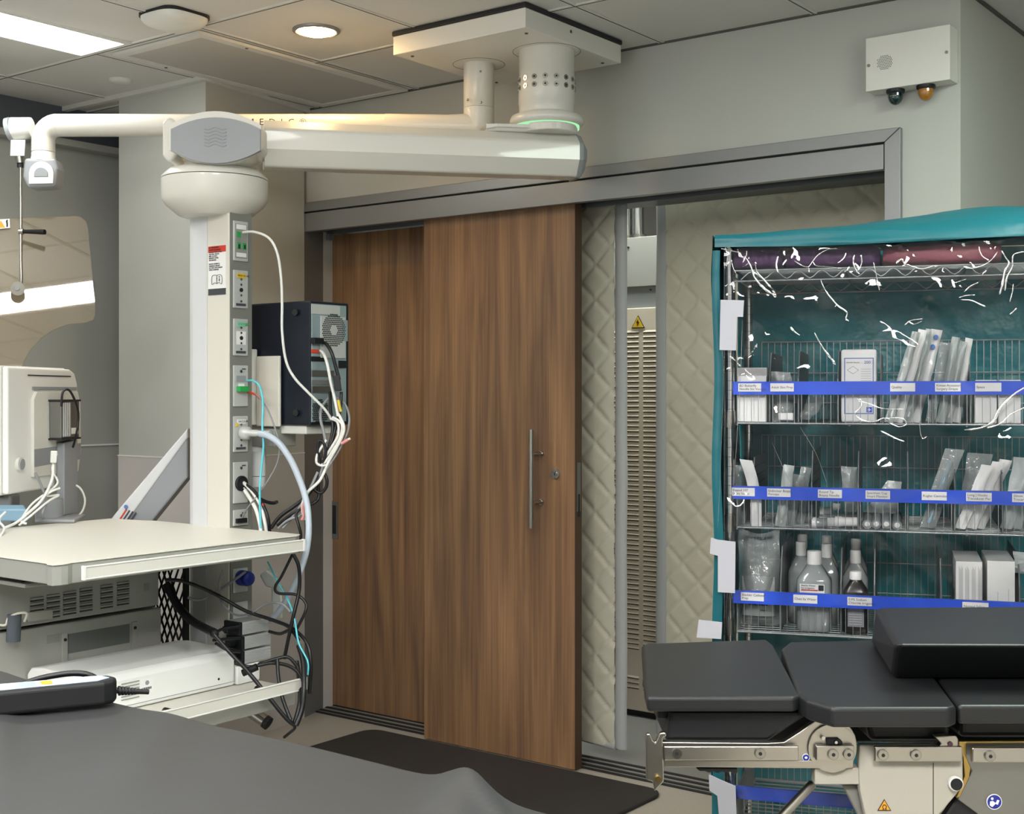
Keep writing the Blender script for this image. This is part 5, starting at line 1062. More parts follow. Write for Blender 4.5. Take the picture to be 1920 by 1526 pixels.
for a in ((0, 1385, 1428, 'BD Butterfly\nNeedle Set Vacuum'), (0, 1445, 1489, 'Adult Skin Prep'), (0, 1669, 1716, 'Quality'), (0, 1753, 1801, 'Kimax Accessory\nSurgery Drape'), (0, 1828, 1877, 'Specs'),
          (1, 1372, 1416, 'Shaped 10T\nSafety Series'), (1, 1439, 1483, 'Endoclear Biopsy\nForceps'), (1, 1534, 1579, 'Round Tip\nBiopsy Needle'), (1, 1623, 1669, 'Specimen Cup\nSmart Monitor'), (1, 1728, 1775, 'Kugler Cannulas'), (1, 1811, 1859, 'Long J Hooks\nTransducer Pac'), (1, 1897, 1944, '20mm J\nTrocar'),
          (2, 1390, 1433, 'Bladder Catheter\nPrep'), (2, 1488, 1533, 'Chex by Water'), (2, 1589, 1635, '0.9% Sodium\nChloride Irrigation'), (2, 1804, 1853, 'Normal Saline')): lbl(*a)
# dividers
def divider(px, row, h, label, slots=False, tilt=0, y0=.02):
    z = SZs[row][0]+.003; x = rk(px, 730, y0)[0]
    b = MB(RK); t = .0012; pts = [(x, y0, z), (x, y0, z+h*.60), (x+tilt, y0+.05, z+h), (x+tilt, DP-.04, z+h), (x, DP-.04, z)]
    b.prism([(p[0], p[1], p[2]) for p in pts], (t, 0, 0), 'divider')
    b.cyl((x, y0, z), (x, y0, z+h*.60), .0022, 'wire', 6); b.cyl((x, y0, z+h*.6), (x+tilt, y0+.05, z+h), .002, 'wire', 6)
    if slots:
        for k in range(5): zz_ = z+h*.3+k*.025; b.box((x-.0005, y0+.03, zz_), (x+t+.0005, DP-.1, zz_+.003), 'dark')
    return tag(b.obj('shelf_divider'), label, 'divider', None)
for a in ((1443, 0, .185, 'dark metal divider right of the white carton on the upper basket shelf'), (1497, 0, .19, 'dark metal divider right of the clear pouches on the upper basket shelf'), (1571, 0, .19, 'metal divider pressed to the left of the gauze pack'), (1652, 0, .18, 'metal divider just right of the gauze pack'),
          (1748, 0, .12, 'metal divider between the two groups of leaning pouches'), (1820, 0, .15, 'metal divider left of the two small cartons'),
          (1411, 1, .18, 'slotted divider behind the folded white paper on the middle shelf', True), (1522, 1, .2, 'slotted divider right of the dark pouches on the middle shelf', True), (1609, 1, .2, 'slotted divider left of the specimen tubes', True), (1702, 1, .2, 'slotted divider right of the specimen tubes', True), (1790, 1, .18, 'divider right of the tall clear pouch', True), (1880, 1, .16, 'divider right of the bright white pouches', True),
          (1464, 2, .22, 'divider between the big clear bag and the bottles'), (1577, 2, .22, 'divider left of the brown bottle on the bottom row'), (1640, 2, .22, 'divider right of the brown bottle'), (1764, 2, .2, 'divider left of the printed cartons'), (1912, 2, .22, 'divider right of the printed cartons')): divider(*a)
# ---- row 1 items
def rbox(name, px0, px1, py_top, row, label, cat, m='paper', y0=.012, dep=.12, lid=None, bev=.001, off=0):
    z = SZs[row][0]+.003; x0 = rk(px0, 730, y0)[0]; x1 = rk(px1, 730, y0)[0]; zt_ = rk((px0+px1)/2, py_top, y0)[1]
    r = thing(name, label, cat, ((x0+x1)/2, y0+dep/2, z), frame=RK)
    b = MB(RK); b.box((x0, y0, z), (x1, y0+dep, zt_), m); b.obj('carton', r, bevel=bev); return r, x0, x1, z, zt_
r, x0, x1, z, zt_ = rbox('supply_box', 1383, 1437, 690, 0, 'white carton at the left end of the upper basket shelf', 'box', dep=.20)
b = MB(RK); b.box((x0-.001, .012, zt_-.022), (x1+.001, .2125, zt_+.001), 'white'); b.obj('lid', r, bevel=.001)
for k, (a, c_) in enumerate(((1829, 1869), (1873, 1914))):
    r, x0, x1, z, zt_ = rbox('supply_box', a, c_, 713, 0, ['small white carton, left of the pair at the right of the upper basket shelf', 'small white carton, right of the pair at the right of the upper basket shelf'][k], 'box', dep=.16)
    b = MB(RK); b.box((x0, .011, zt_-.012), (x1, .173, zt_+.001), 'white'); b.obj('lid', r, bevel=.001)
r, x0, x1, z, zt_ = rbox('gauze_pack', 1577, 1644, 655, 0, 'tall white gauze pack with blue border and diamond print', 'package', 'paper', .014, .09, bev=.006)
b = MB(RK); y = .0132; bw = .0022
X0, X1, Z0, Z1 = x0+.008, x1-.008, z+.022, zt_-.022
for q in ((X0, Z0, X1, Z0+bw), (X0, Z1-bw, X1, Z1), (X0, Z0, X0+bw, Z1), (X1-bw, Z0, X1, Z1)): b.box((q[0], y, q[1]), (q[2], y+.0006, q[3]), 'ink_blue')
dc = (X0+.022, Z1-.032); b.tube([(dc[0]-.014, y, dc[1]), (dc[0], y, dc[1]+.010), (dc[0]+.014, y, dc[1]), (dc[0], y, dc[1]-.010), (dc[0]-.014, y, dc[1])], .0005, 'ink_soft', 4, 0)
b.box((X1-.018, y, Z0+.004), (X1-.004, y+.0006, Z0+.018), 'blue'); b.box((X1-.012, y-.0004, Z0+.0065), (X1-.010, y, Z0+.0155), 'white'); b.box((X1-.0155, y-.0004, Z0+.010), (X1-.0065, y, Z0+.012), 'white')
for k in range(9): b.box((X1-.032, y, Z1-.030-k*.006), (X1-.006, y+.0004, Z1-.0293-k*.006), 'ink_soft')
b.obj('printed_front', r)
text('200', .011, (X1-.024, y-.0004, Z1-.012), (1, 0, 0), (0, 0, 1), 'ink_blue', r, frame=RK); text('Sterile Gauze', .006, (X0+.006, y-.0004, Z1-.012), (1, 0, 0), (0, 0, 1), 'ink_soft', r, frame=RK)
# pouches: crumpled flat sleeves, leaning
def pouch(name, bot, topp, wid0, wid1, y, m, label, cat='pouch', thick=.006, core=None, group=None, curl=0, y1=None):
    (bx_, bz_) = rk(bot[0], bot[1], y); (tx_, tz_) = rk(topp[0], topp[1], y if y1 is None else y1)
    y1 = y if y1 is None else y1; s0 = bot[0]*.7
    w0 = wid0/F*3.4; w1 = wid1/F*3.4
    r = thing(name, label, cat, (bx_, y, bz_), frame=RK, group=group)
    def fn(s, t, f):
        w = (w0+(w1-w0)*t)*(s-.5); k = math.sin(PI*t)
        x = bx_+(tx_-bx_)*t+w+.004*noise.noise(Vector((s0, t*4, 1)))+curl*k*.01; z = bz_+(tz_-bz_)*t-.004*(s-.5)
        o = f*(thick*(1-abs(2*s-1)**2)*min(1, t*6, (1-t)*6+.15))+.004*noise.noise(Vector((s*3+s0, t*7, s0)))+.10*w
        return (x, y+(y1-y)*t+o, z)
    b = MB(RK); b.grid(lambda s, t: fn(s, t, -1), 8, 22, m); b.grid(lambda s, t: fn(s, t, 1), 8, 22, m); b.obj('sleeve', r)
    if core:
        b = MB(RK); b.tube([(bx_+(tx_-bx_)*t, y+(y1-y)*t, bz_+(tz_-bz_)*t) for t in (.06, .3, .6, .85)], w0*.16, core, 8); b.obj('instrument', r)
    return r
SB = 792
for k, (bx0, tx0, ty0, m_, cr) in enumerate(((1668, 1717, 622, 'bag', 'white'), (1684, 1730, 618, 'paper', None), (1700, 1744, 617, 'bag', 'white'), (1716, 1757, 618, 'paper', None))):
    r = pouch('sterile_pouch', (bx0, SB), (tx0, ty0), 17, 15 if k < 3 else 20, .03+.02*k, m_, ['leftmost of the four long pouches leaning right beside the gauze pack', 'second of the four long pouches leaning right beside the gauze pack', 'third of the four long pouches leaning right beside the gauze pack', 'white pouch with blue oval print, rightmost of the four leaning pouches'][k], core=cr)
    if k == 3:
        b = MB(RK)
        for (px_, py_) in ((1755, 632), (1749, 650)): q = rk(px_, py_, .07); b.lathe((q[0], .078, q[1]), [(.0065, 0), (.0065, .002)], 'ink_blue', 16, (0, 1, 0))
        b.obj('printed_oval', r)
for k, (bx0, tx0, ty0, m_, w_) in enumerate(((1745, 1775, 642, 'pouch', 20), (1762, 1793, 632, 'bag', 14), (1777, 1806, 640, 'bag', 15), (1793, 1817, 634, 'paper', 13))):
    pouch('sterile_pouch', (bx0, SB), (tx0, ty0), 16, w_, .03+.02*k, m_, ['clear wide pouch at the left of the second leaning group', 'twisted top pouch second in the second leaning group', 'grey pouch third in the second leaning group', 'rolled white sleeve at the right of the second leaning group'][k], core=('white' if k == 2 else None))
pouch('clear_pouch', (1466, SB), (1462, 697), 36, 40, .06, 'pouch', 'crumpled clear pouch with white tray between the first two dividers', curl=.6)
b = MB(RK); q0 = rk(1462, 788, .03); b.box((q0[0]-.004, .03, q0[1]), (q0[0]+.036, .075, q0[1]+.020), 'paper'); tag(b.obj('small_tray', bevel=.003), 'small white tray inside the crumpled clear pouch', 'tray')
pouch('clear_pouch', (1506, SB-6), (1532, 744), 24, 34, .06, 'pouch', 'clear pouch slumped low right of the second divider', curl=.5)
# ---- row 2 items
SB2 = 987
pouch('paper_sleeve', (1418, SB2), (1398, 862), 20, 24, .02, 'paper', 'folded white paper sleeve standing at the left of the middle shelf', 'sleeve', curl=1.2)
pouch('clear_pouch', (1385, SB2), (1385, 872), 28, 30, .10, 'pouch', 'clear grey pouch at the far left end of the middle shelf')
for k, (b0, t0, ty, m_) in enumerate(((1463, 1480, 872, 'bag'), (1478, 1496, 890, 'pouch'), (1495, 1512, 876, 'pouch'))):
    pouch('grey_pouch', (b0, SB2), (t0, ty), 20, 20, .04+.03*k, m_, ['first grey pouch after the slotted divider on the middle shelf', 'second grey pouch standing between slotted dividers', 'third grey pouch leaning on the slotted divider'][k], core=('cream' if k == 0 else 'cable_grey'))
def jar(px, py, y, rpx, lpx, label, end='x', m='paper', capm='white'):
    q = rk(px, py, y); rr = rpx/F*3.4; ll = lpx/F*3.4
    r = thing('specimen_jar', label, 'jar', (q[0], y, q[1]-rr), frame=RK)
    axv = (1, 0, 0) if end == 'x' else (0, -1, 0)
    b = MB(RK); b.lathe((q[0], y, q[1]), [(rr*.9, .0), (rr*.9, ll*.7), (rr*.6, ll*.72)], m, 20, axv); b.obj('jar_body', r)
    b = MB(RK); b.lathe((q[0], y, q[1]), [(rr, -ll*.3), (rr, 0)], capm, 20, axv); b.obj('cap', r)
jar(1531, 980, .03, 11, 28, 'white capped jar lying at the front left of the jar cluster', m='bottle_clear')
jar(1548, 979, .06, 10, 34, 'pale jar lying in the middle of the jar cluster', m='paper')
jar(1578, 978, .03, 10, 40, 'white jar lying at the front right of the jar cluster', m='paper')
jar(1544, 958, .08, 9, 22, 'small jar stacked on top of the jar cluster at left', m='bottle_clear')
jar(1566, 950, .08, 7, 14, 'smallest white capped vial on the jar cluster', m='paper')
pouch('clear_pouch', (1594, 960), (1592, 875), 24, 30, .10, 'pouch', 'clear pouch standing behind the jar cluster')
for k, px_ in enumerate((1626, 1643, 1662, 1682)):
    q = rk(px_, 983-(0 if k < 3 else -2), .02); y = .02
    r = thing('specimen_tube', ['first clear specimen tube end from the left', 'second clear specimen tube end from the left', 'third clear specimen tube end from the left', 'rightmost clear specimen tube end with yellowish content'][k], 'tube', (q[0], .05, q[1]-.012), frame=RK, group='specimen tubes on the middle shelf')
    b = MB(RK); b.lathe((q[0], y, q[1]), [(.0122, 0), (.0125, .004), (.0125, .09)], 'bottle_clear', 20, (0, 1, .15)); b.lathe((q[0], y-.002, q[1]), [(.004, 0), (.007, 0), (.0075, .003)], 'white', 16, (0, 1, .15)); b.obj('tube_body', r)
    b = MB(RK); b.lathe((q[0], y+.09, q[1]+.012), [(.0135, 0), (.0135, .02)], 'blue_dark', 20, (0, 1, .15)); b.obj('cap', r)
pouch('folded_bag', (1650, 962), (1678, 902), 60, 26, .10, 'bag', 'translucent folded bag lying above the specimen tubes', 'bag')
pouch('tall_pouch', (1738, SB2+2), (1790, 842), 26, 34, .05, 'pouch', 'single tall clear pouch leaning right in its own compartment', core='blue_light')
for k, (b0, t0, ty, m_) in enumerate(((1800, 1852, 872, 'paper'), (1822, 1872, 866, 'paper'), (1838, 1885, 862, 'white'))):
    pouch('white_pouch', (b0, SB2+4), (t0, ty), 18, 22, .04+.025*k, m_, ['left of the three bright white pouches on the middle shelf', 'middle of the three bright white pouches on the middle shelf', 'right of the three bright white pouches on the middle shelf'][k])
pouch('clear_pouch', (1812, SB2), (1838, 850), 30, 46, .14, 'pouch', 'dim grey pouch behind the three bright white pouches')
for k, (b0, t0) in enumerate(((1888, 1920), (1905, 1938))):
    pouch('grey_pouch', (b0, SB2+4), (t0, 858), 20, 34, .04+.03*k, 'bag', ['left of two grey pouches at the right end of the middle shelf', 'right of two grey pouches at the right end of the middle shelf'][k])
# ---- row 3 items
bgp = thing('saline_bag_pack', 'large clear printed plastic bag slumped at the left of the bottle shelf', 'bag', (rk(1425, 1150, .06)[0], .06, SZs[2][0]+.003), frame=RK)
bx0, bz0 = rk(1382, 1150, .04); bx1, bz1 = rk(1460, 992, .04); z = SZs[2][0]+.005
def fbag(f):
    def g(s, t):
        xx = bx0+(bx1-bx0)*s; k = math.sin(PI*min(1, t*1.25))**.7 if t < .8 else .2*(1-t)
        return (xx+(.006*noise.noise(Vector((s*2, t*4, f*3)))), .08+f*.05*k*(1-abs(2*s-1)**3)+.006*noise.noise(Vector((s*6, t*6, f))), z+.045*(1-t)*0+(bz1-z)*t-.018*(t > .9)*math.sin(s*PI))
    return g
b = MB(RK); b.grid(fbag(-1), 20, 30, 'pouch'); b.grid(fbag(1), 20, 30, 'pouch'); b.obj('outer_bag', bgp)
b = MB(RK); b.grid(lambda s, t: (bx0+.012+(bx1-bx0-.024)*s, .055-.022*math.sin(PI*s)**.5*math.sin(PI*min(1, t+.1))**.5, z+.03+.105*t), 14, 14, 'bag'); b.obj('inner_pack', bgp)
b = MB(RK); yb = .031; lx = bx0+.022
b.box((lx, yb, z+.070), (lx+.062, yb+.001, z+.073), 'ink_soft')
for k in range(16): b.box((lx+.010+k*.0032, yb-.001, z+.060), (lx+.0118+k*.0032+(k % 3)*.0005, yb, z+.069), 'ink')
for i in range(2):
    for j in range(4): b.box((lx+.016+i*.026, yb-.001, z+.084+j*.0055), (lx+.024+i*.026, yb, z+.0852+j*.0055), 'ink_soft'); b.box((lx+.030+i*.022, yb-.001, z+.084+j*.0055), (lx+.034+i*.022, yb, z+.0858+j*.0055), 'ink')
b.box((lx+.04, yb-.001, z+.047), (lx+.058, yb, z+.050), 'ink'); b.obj('printed_text', bgp)
def bottle(px, py_b, py_t, wpx, y, label, kind='clear', lab=False):
    z = SZs[2][0]+.003; x = rk(px, 1100, y)[0]; sc = (3.4+y*.9)/F; w = wpx*sc/2; H = rk(px, py_t, y)[1]-z
    r = thing('saline_bottle' if kind == 'clear' else 'antiseptic_bottle', label, 'bottle', (x, y+w, z), frame=RK)
    mt = 'bottle_clear' if kind == 'clear' else 'brown_bottle'
    def ring(h, ww, rr=.35):
        out = []
        for i in range(28):
            a = 2*PI*i/28; e = .45 if rr else 1
            out.append(Vector((x+math.copysign(abs(math.cos(a))**e, math.cos(a))*ww, y+w+math.copysign(abs(math.sin(a))**e, math.sin(a))*ww*.85, z+h)))
        return out
    capr = w*.42 if kind == 'clear' else w*.5; sh = .62 if kind == 'clear' else .66
    b = MB(RK); b.loft([ring(0, w*.9), ring(.006, w), ring(H*.3, w), ring(H*sh, w), ring(H*(sh+.03), w*.97), ring(H*(sh+.13), w*.66), ring(H*(sh+.19), w*.48, 0), ring(H*(sh+.22), capr*.9, 0)], mt); b.obj('bottle_body', r)
    hc0 = H*(sh+.21); b = MB(RK); b.lathe((x, y+w, z), [(capr, hc0), (capr*1.02, hc0+.004), (capr, H-.003), (capr*.9, H)], 'white', 24); b.obj('cap', r)
    if lab:
        b = MB(RK); yy = y+w*.15-.0015
        if kind == 'clear':
            b.box((x-w*.78, yy, z+H*.34), (x+w*.62, yy+.001, z+H*.60), 'paper'); b.box((x-w*.70, yy-.0006, z+H*.515), (x+w*.25, yy, z+H*.53), 'red'); b.box((x+w*.28, yy-.0006, z+H*.52), (x+w*.58, yy, z+H*.59), 'black')
            for j in range(4): b.box((x-w*.70, yy-.0006, z+H*(.34+.03*j)), (x+w*.3, yy, z+H*(.345+.03*j)), 'ink_soft')
        else:
            b.box((x-w*.62, yy, z+H*.12), (x+w*.66, yy+.001, z+H*.62), 'ink_soft'); b.box((x-w*.62, yy-.0006, z+H*.50), (x+w*.66, yy, z+H*.62), 'paper')
            for j in range(8): b.box((x-w*.5, yy-.0006, z+H*(.16+.04*j)), (x+w*.5, yy, z+H*(.165+.04*j)), 'paper')
        o = b.obj('bottle_label', r)
        text('Sterile Water\nfor Irrigation' if kind == 'clear' else 'ANTISEPTIC', .0068 if kind == 'clear' else .006, (x-w*.7 if kind == 'clear' else x-w*.5, yy-.0012, z+H*.565 if kind == 'clear' else z+H*.56), (1, 0, 0), (0, 0, 1), 'ink', r, frame=RK)
bottle(1525, 1188, 1036, 65, .02, 'clear square bottle with white cap and red striped label at the front', lab=True)
bottle(1500, 1188, 1018, 47, .14, 'clear bottle behind and left of the labelled front bottle')
bottle(1549, 1188, 1022, 47, .14, 'clear bottle behind and right of the labelled front bottle')
bottle(1503, 1188, 1004, 44, .25, 'rear clear bottle at the left of the bottle group')
bottle(1549, 1188, 1006, 44, .25, 'rear clear bottle at the right of the bottle group')
bottle(1603, 1188, 1034, 48, .12, 'clear bottle standing directly behind the brown bottle')
bottle(1604, 1188, 1012, 44, .24, 'rearmost clear bottle in line behind the brown bottle')
bottle(1604, 1188, 1074, 46, .02, 'dark brown bottle with white cap and printed label', 'brown', True)
for k, (a, c_, tt, lb) in enumerate(((1792, 1842, 1053, 'white carton with dense printed columns on the lower shelf'), (1851, 1903, 1052, 'plain white carton with few vertical lines on the lower shelf'))):
    r, x0, x1, z, zt_ = rbox('supply_box', a, c_, tt, 2, lb, 'box', 'white', dep=.24)
    b = MB(RK); yb = .0112
    if k == 0:
        for i in range(4):
            for j in range(5): xx = x0+.008+i*.0155+j*.002; b.box((xx, yb, z+.02), (xx+.0007, yb+.001, zt_-.012-.004*((i+j) % 3)), 'ink_soft')
    else:
        for i, hh in enumerate((.3, .45, .62, .35, .5, .66, .4)): xx = x0+.008+i*.0085; b.box((xx, yb, z+.02), (xx+.0008, yb+.001, z+(zt_-z)*hh), 'ink_soft')
    b.obj('printed_text', r)
pouch('crumpled_wrapper', (1912, 1075), (1915, 1035), 30, 30, .06, 'bag', 'crumpled wrapper at the right end of the bottle shelf', 'wrapper', curl=.5)
# ---- bags on the top shelf
def lump(px0, px1, py0, z0, y0, y1, m, label, seed):
    x0 = rk(px0, 480, .1)[0]; x1 = rk(px1, 480, .1)[0]; zt_ = rk(px0, py0, .1)[1]
    b = MB(RK)
    def fn(s, t):
        a = t*2*PI; ca = math.copysign(abs(math.cos(a))**.5, math.cos(a)); sa = math.copysign(abs(math.sin(a))**.5, math.sin(a))
        e = min(1, (min(s, 1-s)*10))**.5; h = (zt_-z0)/2
        return (x0+(x1-x0)*s, (y0+y1)/2+(y1-y0)/2*ca*(.9+.1*e)+.01*noise.noise(Vector((s*8, t*3, seed))), z0+h+h*sa*(.75+.25*e)*(.95+.1*noise.noise(Vector((s*5, t*3, seed+5)))))
    b.grid(fn, 30, 24, m); return tag(b.obj('soft_pack'), label, 'bag')
lump(1372, 1470, 466, 1.832, .03, .40, 'purple', 'purple wrapped pack at the left end of the top shelf', 1)
lump(1474, 1650, 464, 1.832, .04, .40, 'purple', 'longer purple pack in the middle of the top shelf', 2)
lump(1656, 1875, 460, 1.832, .03, .38, 'pink_bag', 'pink folded pack at the right of the top shelf', 3)
# ================================================================== TEAL COVER
cov = thing('rack_cover', 'teal fabric cover with clear plastic front window draped over the shelving', 'cover', (W_/2, DP/2, .05), frame=RK)
ZT = 1.922
def wr(x, z, s): return .006*noise.noise(Vector((x*6, z*4, s)))+.004*noise.noise(Vector((x*15, z*9, s+3)))
def edge_top(x): # height of the front top edge and bulge of the crown
    return ZT+.004*math.sin(x*9)+.006*noise.noise(Vector((x*5, 0, 2)))
b = MB(RK)
def ftop(s, t):
    x = -.035+s*(W_+.07); y = -.03+t*(DP+.06)
    bul = math.sin(PI*min(max(s, 0), 1))**.6*math.sin(PI*t)**.5
    z = edge_top(x)+.05*bul*min(1, s*2.2)+.010*noise.noise(Vector((x*4, y*5, 6)))*math.sin(PI*t)+.020*math.sin(PI*t)*min(1, s*3)
    return (x, y, z)
b.grid(ftop, 70, 24, 'teal'); b.obj('cover_top', cov)
b = MB(RK)
zl = lambda x: 1.888-.004*math.sin(x*6)
def fflap(s, t):
    x = -.035+s*(W_+.07); z = edge_top(x)+(zl(x)-edge_top(x))*t
    y = -.030-.012*math.sin(t*PI*.5)-.010*noise.noise(Vector((x*7, z*10, 1)))*t-.012*noise.noise(Vector((x*3.3+5, z*30, 2)))*math.sin(PI*t)
    return (x, y, z)
b.grid(fflap, 90, 12, 'teal'); b.obj('front_valance', cov)
b = MB(RK)
def fside(x, wav):
    def g(s, t):
        y = -.03+s*(DP+.06); z = .06+t*(ZT-.06); return (x+wr(y, z, wav)+.008*math.sin(z*5+wav), y, z)
    return g
b.grid(fside(-.036, 2), 16, 60, 'teal'); b.obj('side_panel', cov)
b = MB(RK); b.grid(fside(W_+.035, 5), 16, 60, 'teal'); b.obj('side_panel', cov)
b = MB(RK); b.grid(lambda s, t: (-.036+s*(W_+.07), DP+.03+.012*noise.noise(Vector((s*5, t*7, 8)))+.01*math.sin(s*14+t*3), .06+t*(ZT-.06)), 60, 60, 'teal_dark'); b.obj('back_panel', cov)
b = MB(RK)   # left front border strip
b.grid(lambda s, t: (-.040+s*(.020+.012*(1-t)) + .003*math.sin(t*25), -.034-.004*math.sin(s*PI)+.004*math.sin(t*17), .06+t*(1.88-.06)), 4, 60, 'teal'); b.obj('front_border', cov)
# clear front window
b = MB(RK)
def fwin(s, t):
    x = -.012+s*(W_+.02); z = .10+t*(1.892-.10)
    top = max(0, 1-abs(z-1.83)/.10); lw = max(0, 1-abs(x-.02)/.06)
    a1 = noise.noise(Vector((x*3+z*2.2, z*1.2-x*.6, 3)))*.016
    a2 = noise.noise(Vector((x*9+z*7, z*5-x*4, 7)))*.009
    a3 = noise.noise(Vector((x*28, z*22, 11)))*.0016*(1+2.0*top+2*lw)
    r1 = (1-abs(noise.noise(Vector((x*4.0+z*3.0, z*2.0, 20)))))**5*.006
    return (x, -.030-.006+a1+a2+a3+r1, z)
b.grid(fwin, 260, 380, 'film'); o = b.obj('clear_window', cov)
b = MB(RK); b.tube([(-.008+.0*k, -.048, .1+k*.25) for k in range(8)], .0022, 'film', 6); b.obj('window_seam', cov)
m = bpy.data.materials.new('highlight_gloss'); m.use_nodes = True; nt = m.node_tree; nt.nodes.clear()
out = nt.nodes.new('ShaderNodeOutputMaterial'); tr = nt.nodes.new('ShaderNodeBsdfTransparent'); gl = nt.nodes.new('ShaderNodeBsdfGlossy'); gl.inputs['Roughness'].default_value = .22
mx = nt.nodes.new('ShaderNodeMixShader'); mx.inputs[0].default_value = .55; nt.links.new(tr.outputs[0], mx.inputs[1]); nt.links.new(gl.outputs[0], mx.inputs[2]); nt.links.new(mx.outputs[0], out.inputs[0]); M['highlight_gloss'] = m  # extra glossy, so the modelled streaks shine as highlights
GLINTS = [([(1398, 482), (1408, 500), (1415, 520), (1430, 538), (1444, 549), (1456, 554)], 1, 4.5), ([(1416, 492), (1420, 510), (1434, 526), (1446, 540)], 1, 2.5), ([(1538, 524), (1548, 545), (1561, 562), (1572, 574), (1588, 586), (1586, 598), (1592, 602)], 1.2, 2.4),
 ([(1482, 613), (1490, 622), (1500, 629)], 3, 1.2), ([(1527, 624), (1536, 640), (1545, 655), (1558, 672), (1567, 684)], 1.6, 3.2), ([(1605, 746), (1616, 752), (1613, 764), (1603, 776), (1618, 788), (1640, 790), (1656, 784), (1668, 786)], 2.2, 2.6), ([(1610, 752), (1630, 757), (1656, 766), (1696, 767)], 2.2, .8),
 ([(1650, 807), (1664, 814), (1680, 822), (1696, 828)], 1.5, 2.2), ([(1925, 724), (1900, 740), (1876, 764), (1862, 790), (1838, 802), (1808, 806)], 3.5, 3.2), ([(1925, 762), (1896, 776), (1876, 794), (1850, 802)], 2.6, 2.6), ([(1666, 784), (1690, 784), (1700, 794), (1686, 800), (1666, 792)], 2.0, 1.6),
 ([(1490, 489), (1504, 498), (1516, 500), (1524, 490), (1534, 478), (1552, 468), (1570, 466)], 1.5, 1.2), ([(1602, 478), (1600, 492), (1606, 508), (1612, 514)], 3.2, 1.4), ([(1614, 478), (1616, 490), (1612, 506)], 2.2, 1.2), ([(1638, 492), (1644, 520), (1649, 545)], 1.2, 2.0), ([(1524, 490), (1530, 498), (1548, 500), (1578, 503)], 1.0, 1.4),
 ([(1870, 472), (1862, 484), (1846, 496), (1822, 503), (1806, 499)], 1.8, 2.2), ([(1878, 470), (1886, 484), (1892, 494), (1884, 508), (1880, 530), (1874, 552)], 2.0, 3.8), ([(1920, 472), (1900, 478), (1898, 500), (1888, 520), (1884, 545)], 1.8, 2.4), ([(1788, 531), (1800, 527), (1812, 523)], 1, .9), ([(1808, 547), (1820, 536), (1834, 530)], 1.5, 1.2),
 ([(1798, 558), (1812, 554), (1828, 553)], 1.2, 1), ([(1800, 562), (1820, 563), (1836, 570), (1848, 575)], 1, 1.6), ([(1700, 604), (1712, 600), (1730, 598)], 1.4, 1), ([(1696, 610), (1704, 604), (1714, 608), (1728, 602)], 1.2, 1.2), ([(1900, 532), (1898, 548), (1893, 566)], 1.4, 1.2), ([(1893, 590), (1902, 582), (1906, 578)], 1.2, 2.2),
 ([(1372, 488), (1374, 500), (1380, 512)], 1.3, .8), ([(1360, 464), (1364, 480), (1362, 500)], 1, 1.3), ([(1352, 466), (1370, 470), (1390, 474)], 1, 1.4), ([(1690, 500), (1700, 496), (1712, 500), (1730, 504), (1756, 496)], 1.2, 1.8), ([(1680, 494), (1690, 486), (1696, 496)], 3.5, 2.0), ([(1724, 792), (1726, 812), (1730, 822), (1738, 818)], 1.2, 1.4), ([(1350, 590), (1356, 700), (1352, 850), (1346, 990)], .5, .5), ([(1392, 600), (1388, 720), (1378, 880), (1366, 1050), (1362, 1180)], .5, .5), ([(1448, 830), (1470, 880), (1482, 905)], .4, .5), ([(1500, 800), (1530, 850), (1550, 905)], .4, .5)]
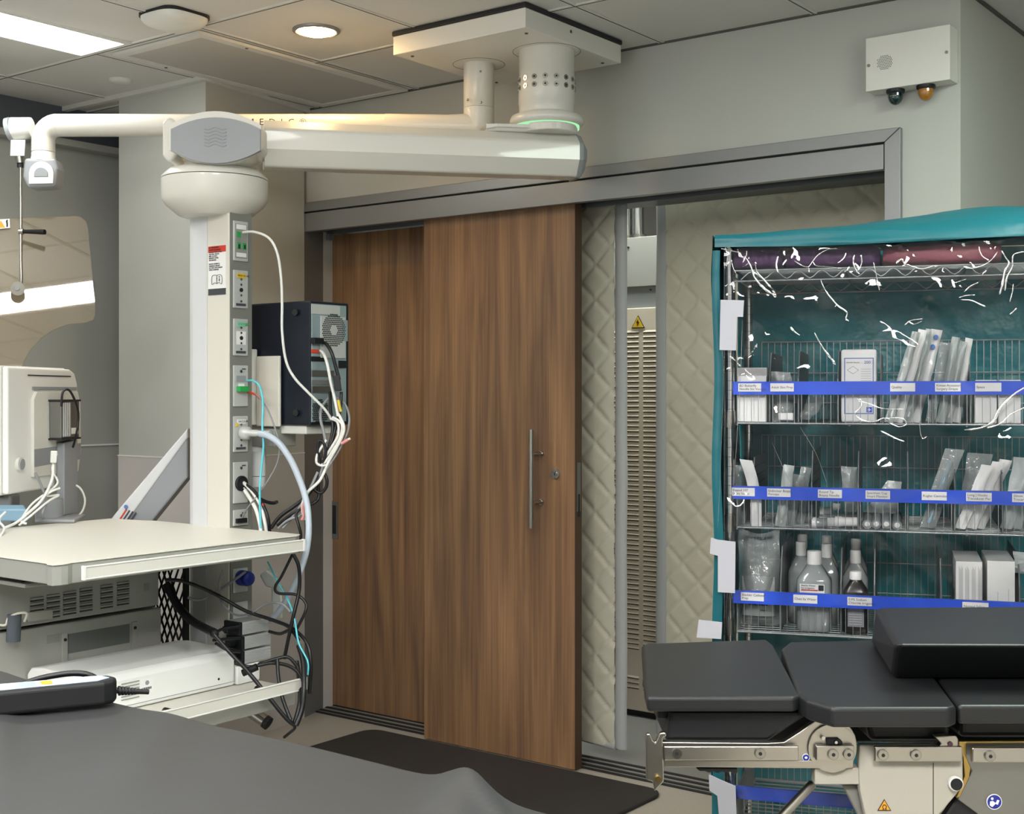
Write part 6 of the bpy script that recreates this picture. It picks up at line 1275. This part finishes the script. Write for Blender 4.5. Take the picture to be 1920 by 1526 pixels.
for pts, r0, r1 in GLINTS:
    P = crom([Vector((rk(x, y, -.05)[0], -.052, rk(x, y, -.05)[1])) for x, y in pts], 6); rings = []; n_ = len(P)
    for i, p in enumerate(P):
        d_c = (P[min(i+1, n_-1)]-P[max(i-1, 0)]).normalized(); f_ = i/(n_-1); rr = (r0+(r1-r0)*f_)*(.75+.45*noise.noise(Vector((i*.45, r0*9, r1*3))))*min(1, f_*9+.25, (1-f_)*9+.25)*.00072*1.75
        side = Vector((-d_c.z, 0, d_c.x)); rings.append([p+side*(math.cos(2*PI*k/8)*rr)+Vector((0, math.sin(2*PI*k/8)*rr*.6, 0)) for k in range(8)])
    b = MB(RK); b.loft(rings, 'highlight_gloss'); b.obj('film_highlight', cov)  # tubes laid along the bright streaks, modelling highlights on the wrinkled film
# velcro straps
for (p, lab_) in (([(1351, 562), (1395, 563), (1393, 594), (1382, 594), (1380, 657), (1349, 656)], 'upper white hook and loop strap'),
              ([(1333, 1008), (1345, 1012), (1379, 1016), (1378, 1112), (1346, 1110), (1346, 1042), (1331, 1038)], 'middle white hook and loop strap'),
              ([(1310, 1162), (1354, 1167), (1352, 1198), (1306, 1195)], 'lower white hook and loop strap'),
              ([(1329, 1452), (1350, 1462), (1379, 1474), (1381, 1530), (1348, 1530), (1345, 1492), (1330, 1482)], 'lowest white hook and loop strap')):
    b = MB(RK); n = len(p); b.prism([(rk(x, y, -.055)[0], -.055, rk(x, y, -.055)[1]) for x, y in p], (0, .004, 0), 'strap'); o = b.obj('fastening_strap', cov); o['label'] = lab_

# ================================================================== WORLD + RENDER LOOK
w = bpy.data.worlds.new('world'); bpy.context.scene.world = w; w.use_nodes = True
w.node_tree.nodes['Background'].inputs[0].default_value = (.6, .65, .66, 1); w.node_tree.nodes['Background'].inputs[1].default_value = .65
for nm, lc_, pw in (('up_fill_left', (-2.6, .9, 1.95), 26), ('up_fill_right', (.7, 2.1, 2.0), 22), ('up_fill_rear', (-1.2, -1.2, 1.8), 30)):  # added upward fill lights, out of view, to brighten the ceiling
    L = bpy.data.lights.new(nm, 'AREA'); L.size = 1.2; L.energy = pw; L.color = (1, .99, .95); o = bpy.data.objects.new(nm, L); C.objects.link(o); o.location = lc_; o.rotation_euler = (PI, 0, 0)
sc = bpy.context.scene
sc.view_settings.view_transform = 'Standard'; sc.view_settings.exposure = 0.26
sc.cycles.max_bounces = 8; sc.cycles.transparent_max_bounces = 24; sc.cycles.use_denoising = True
sc.cycles.sample_clamp_indirect = 6
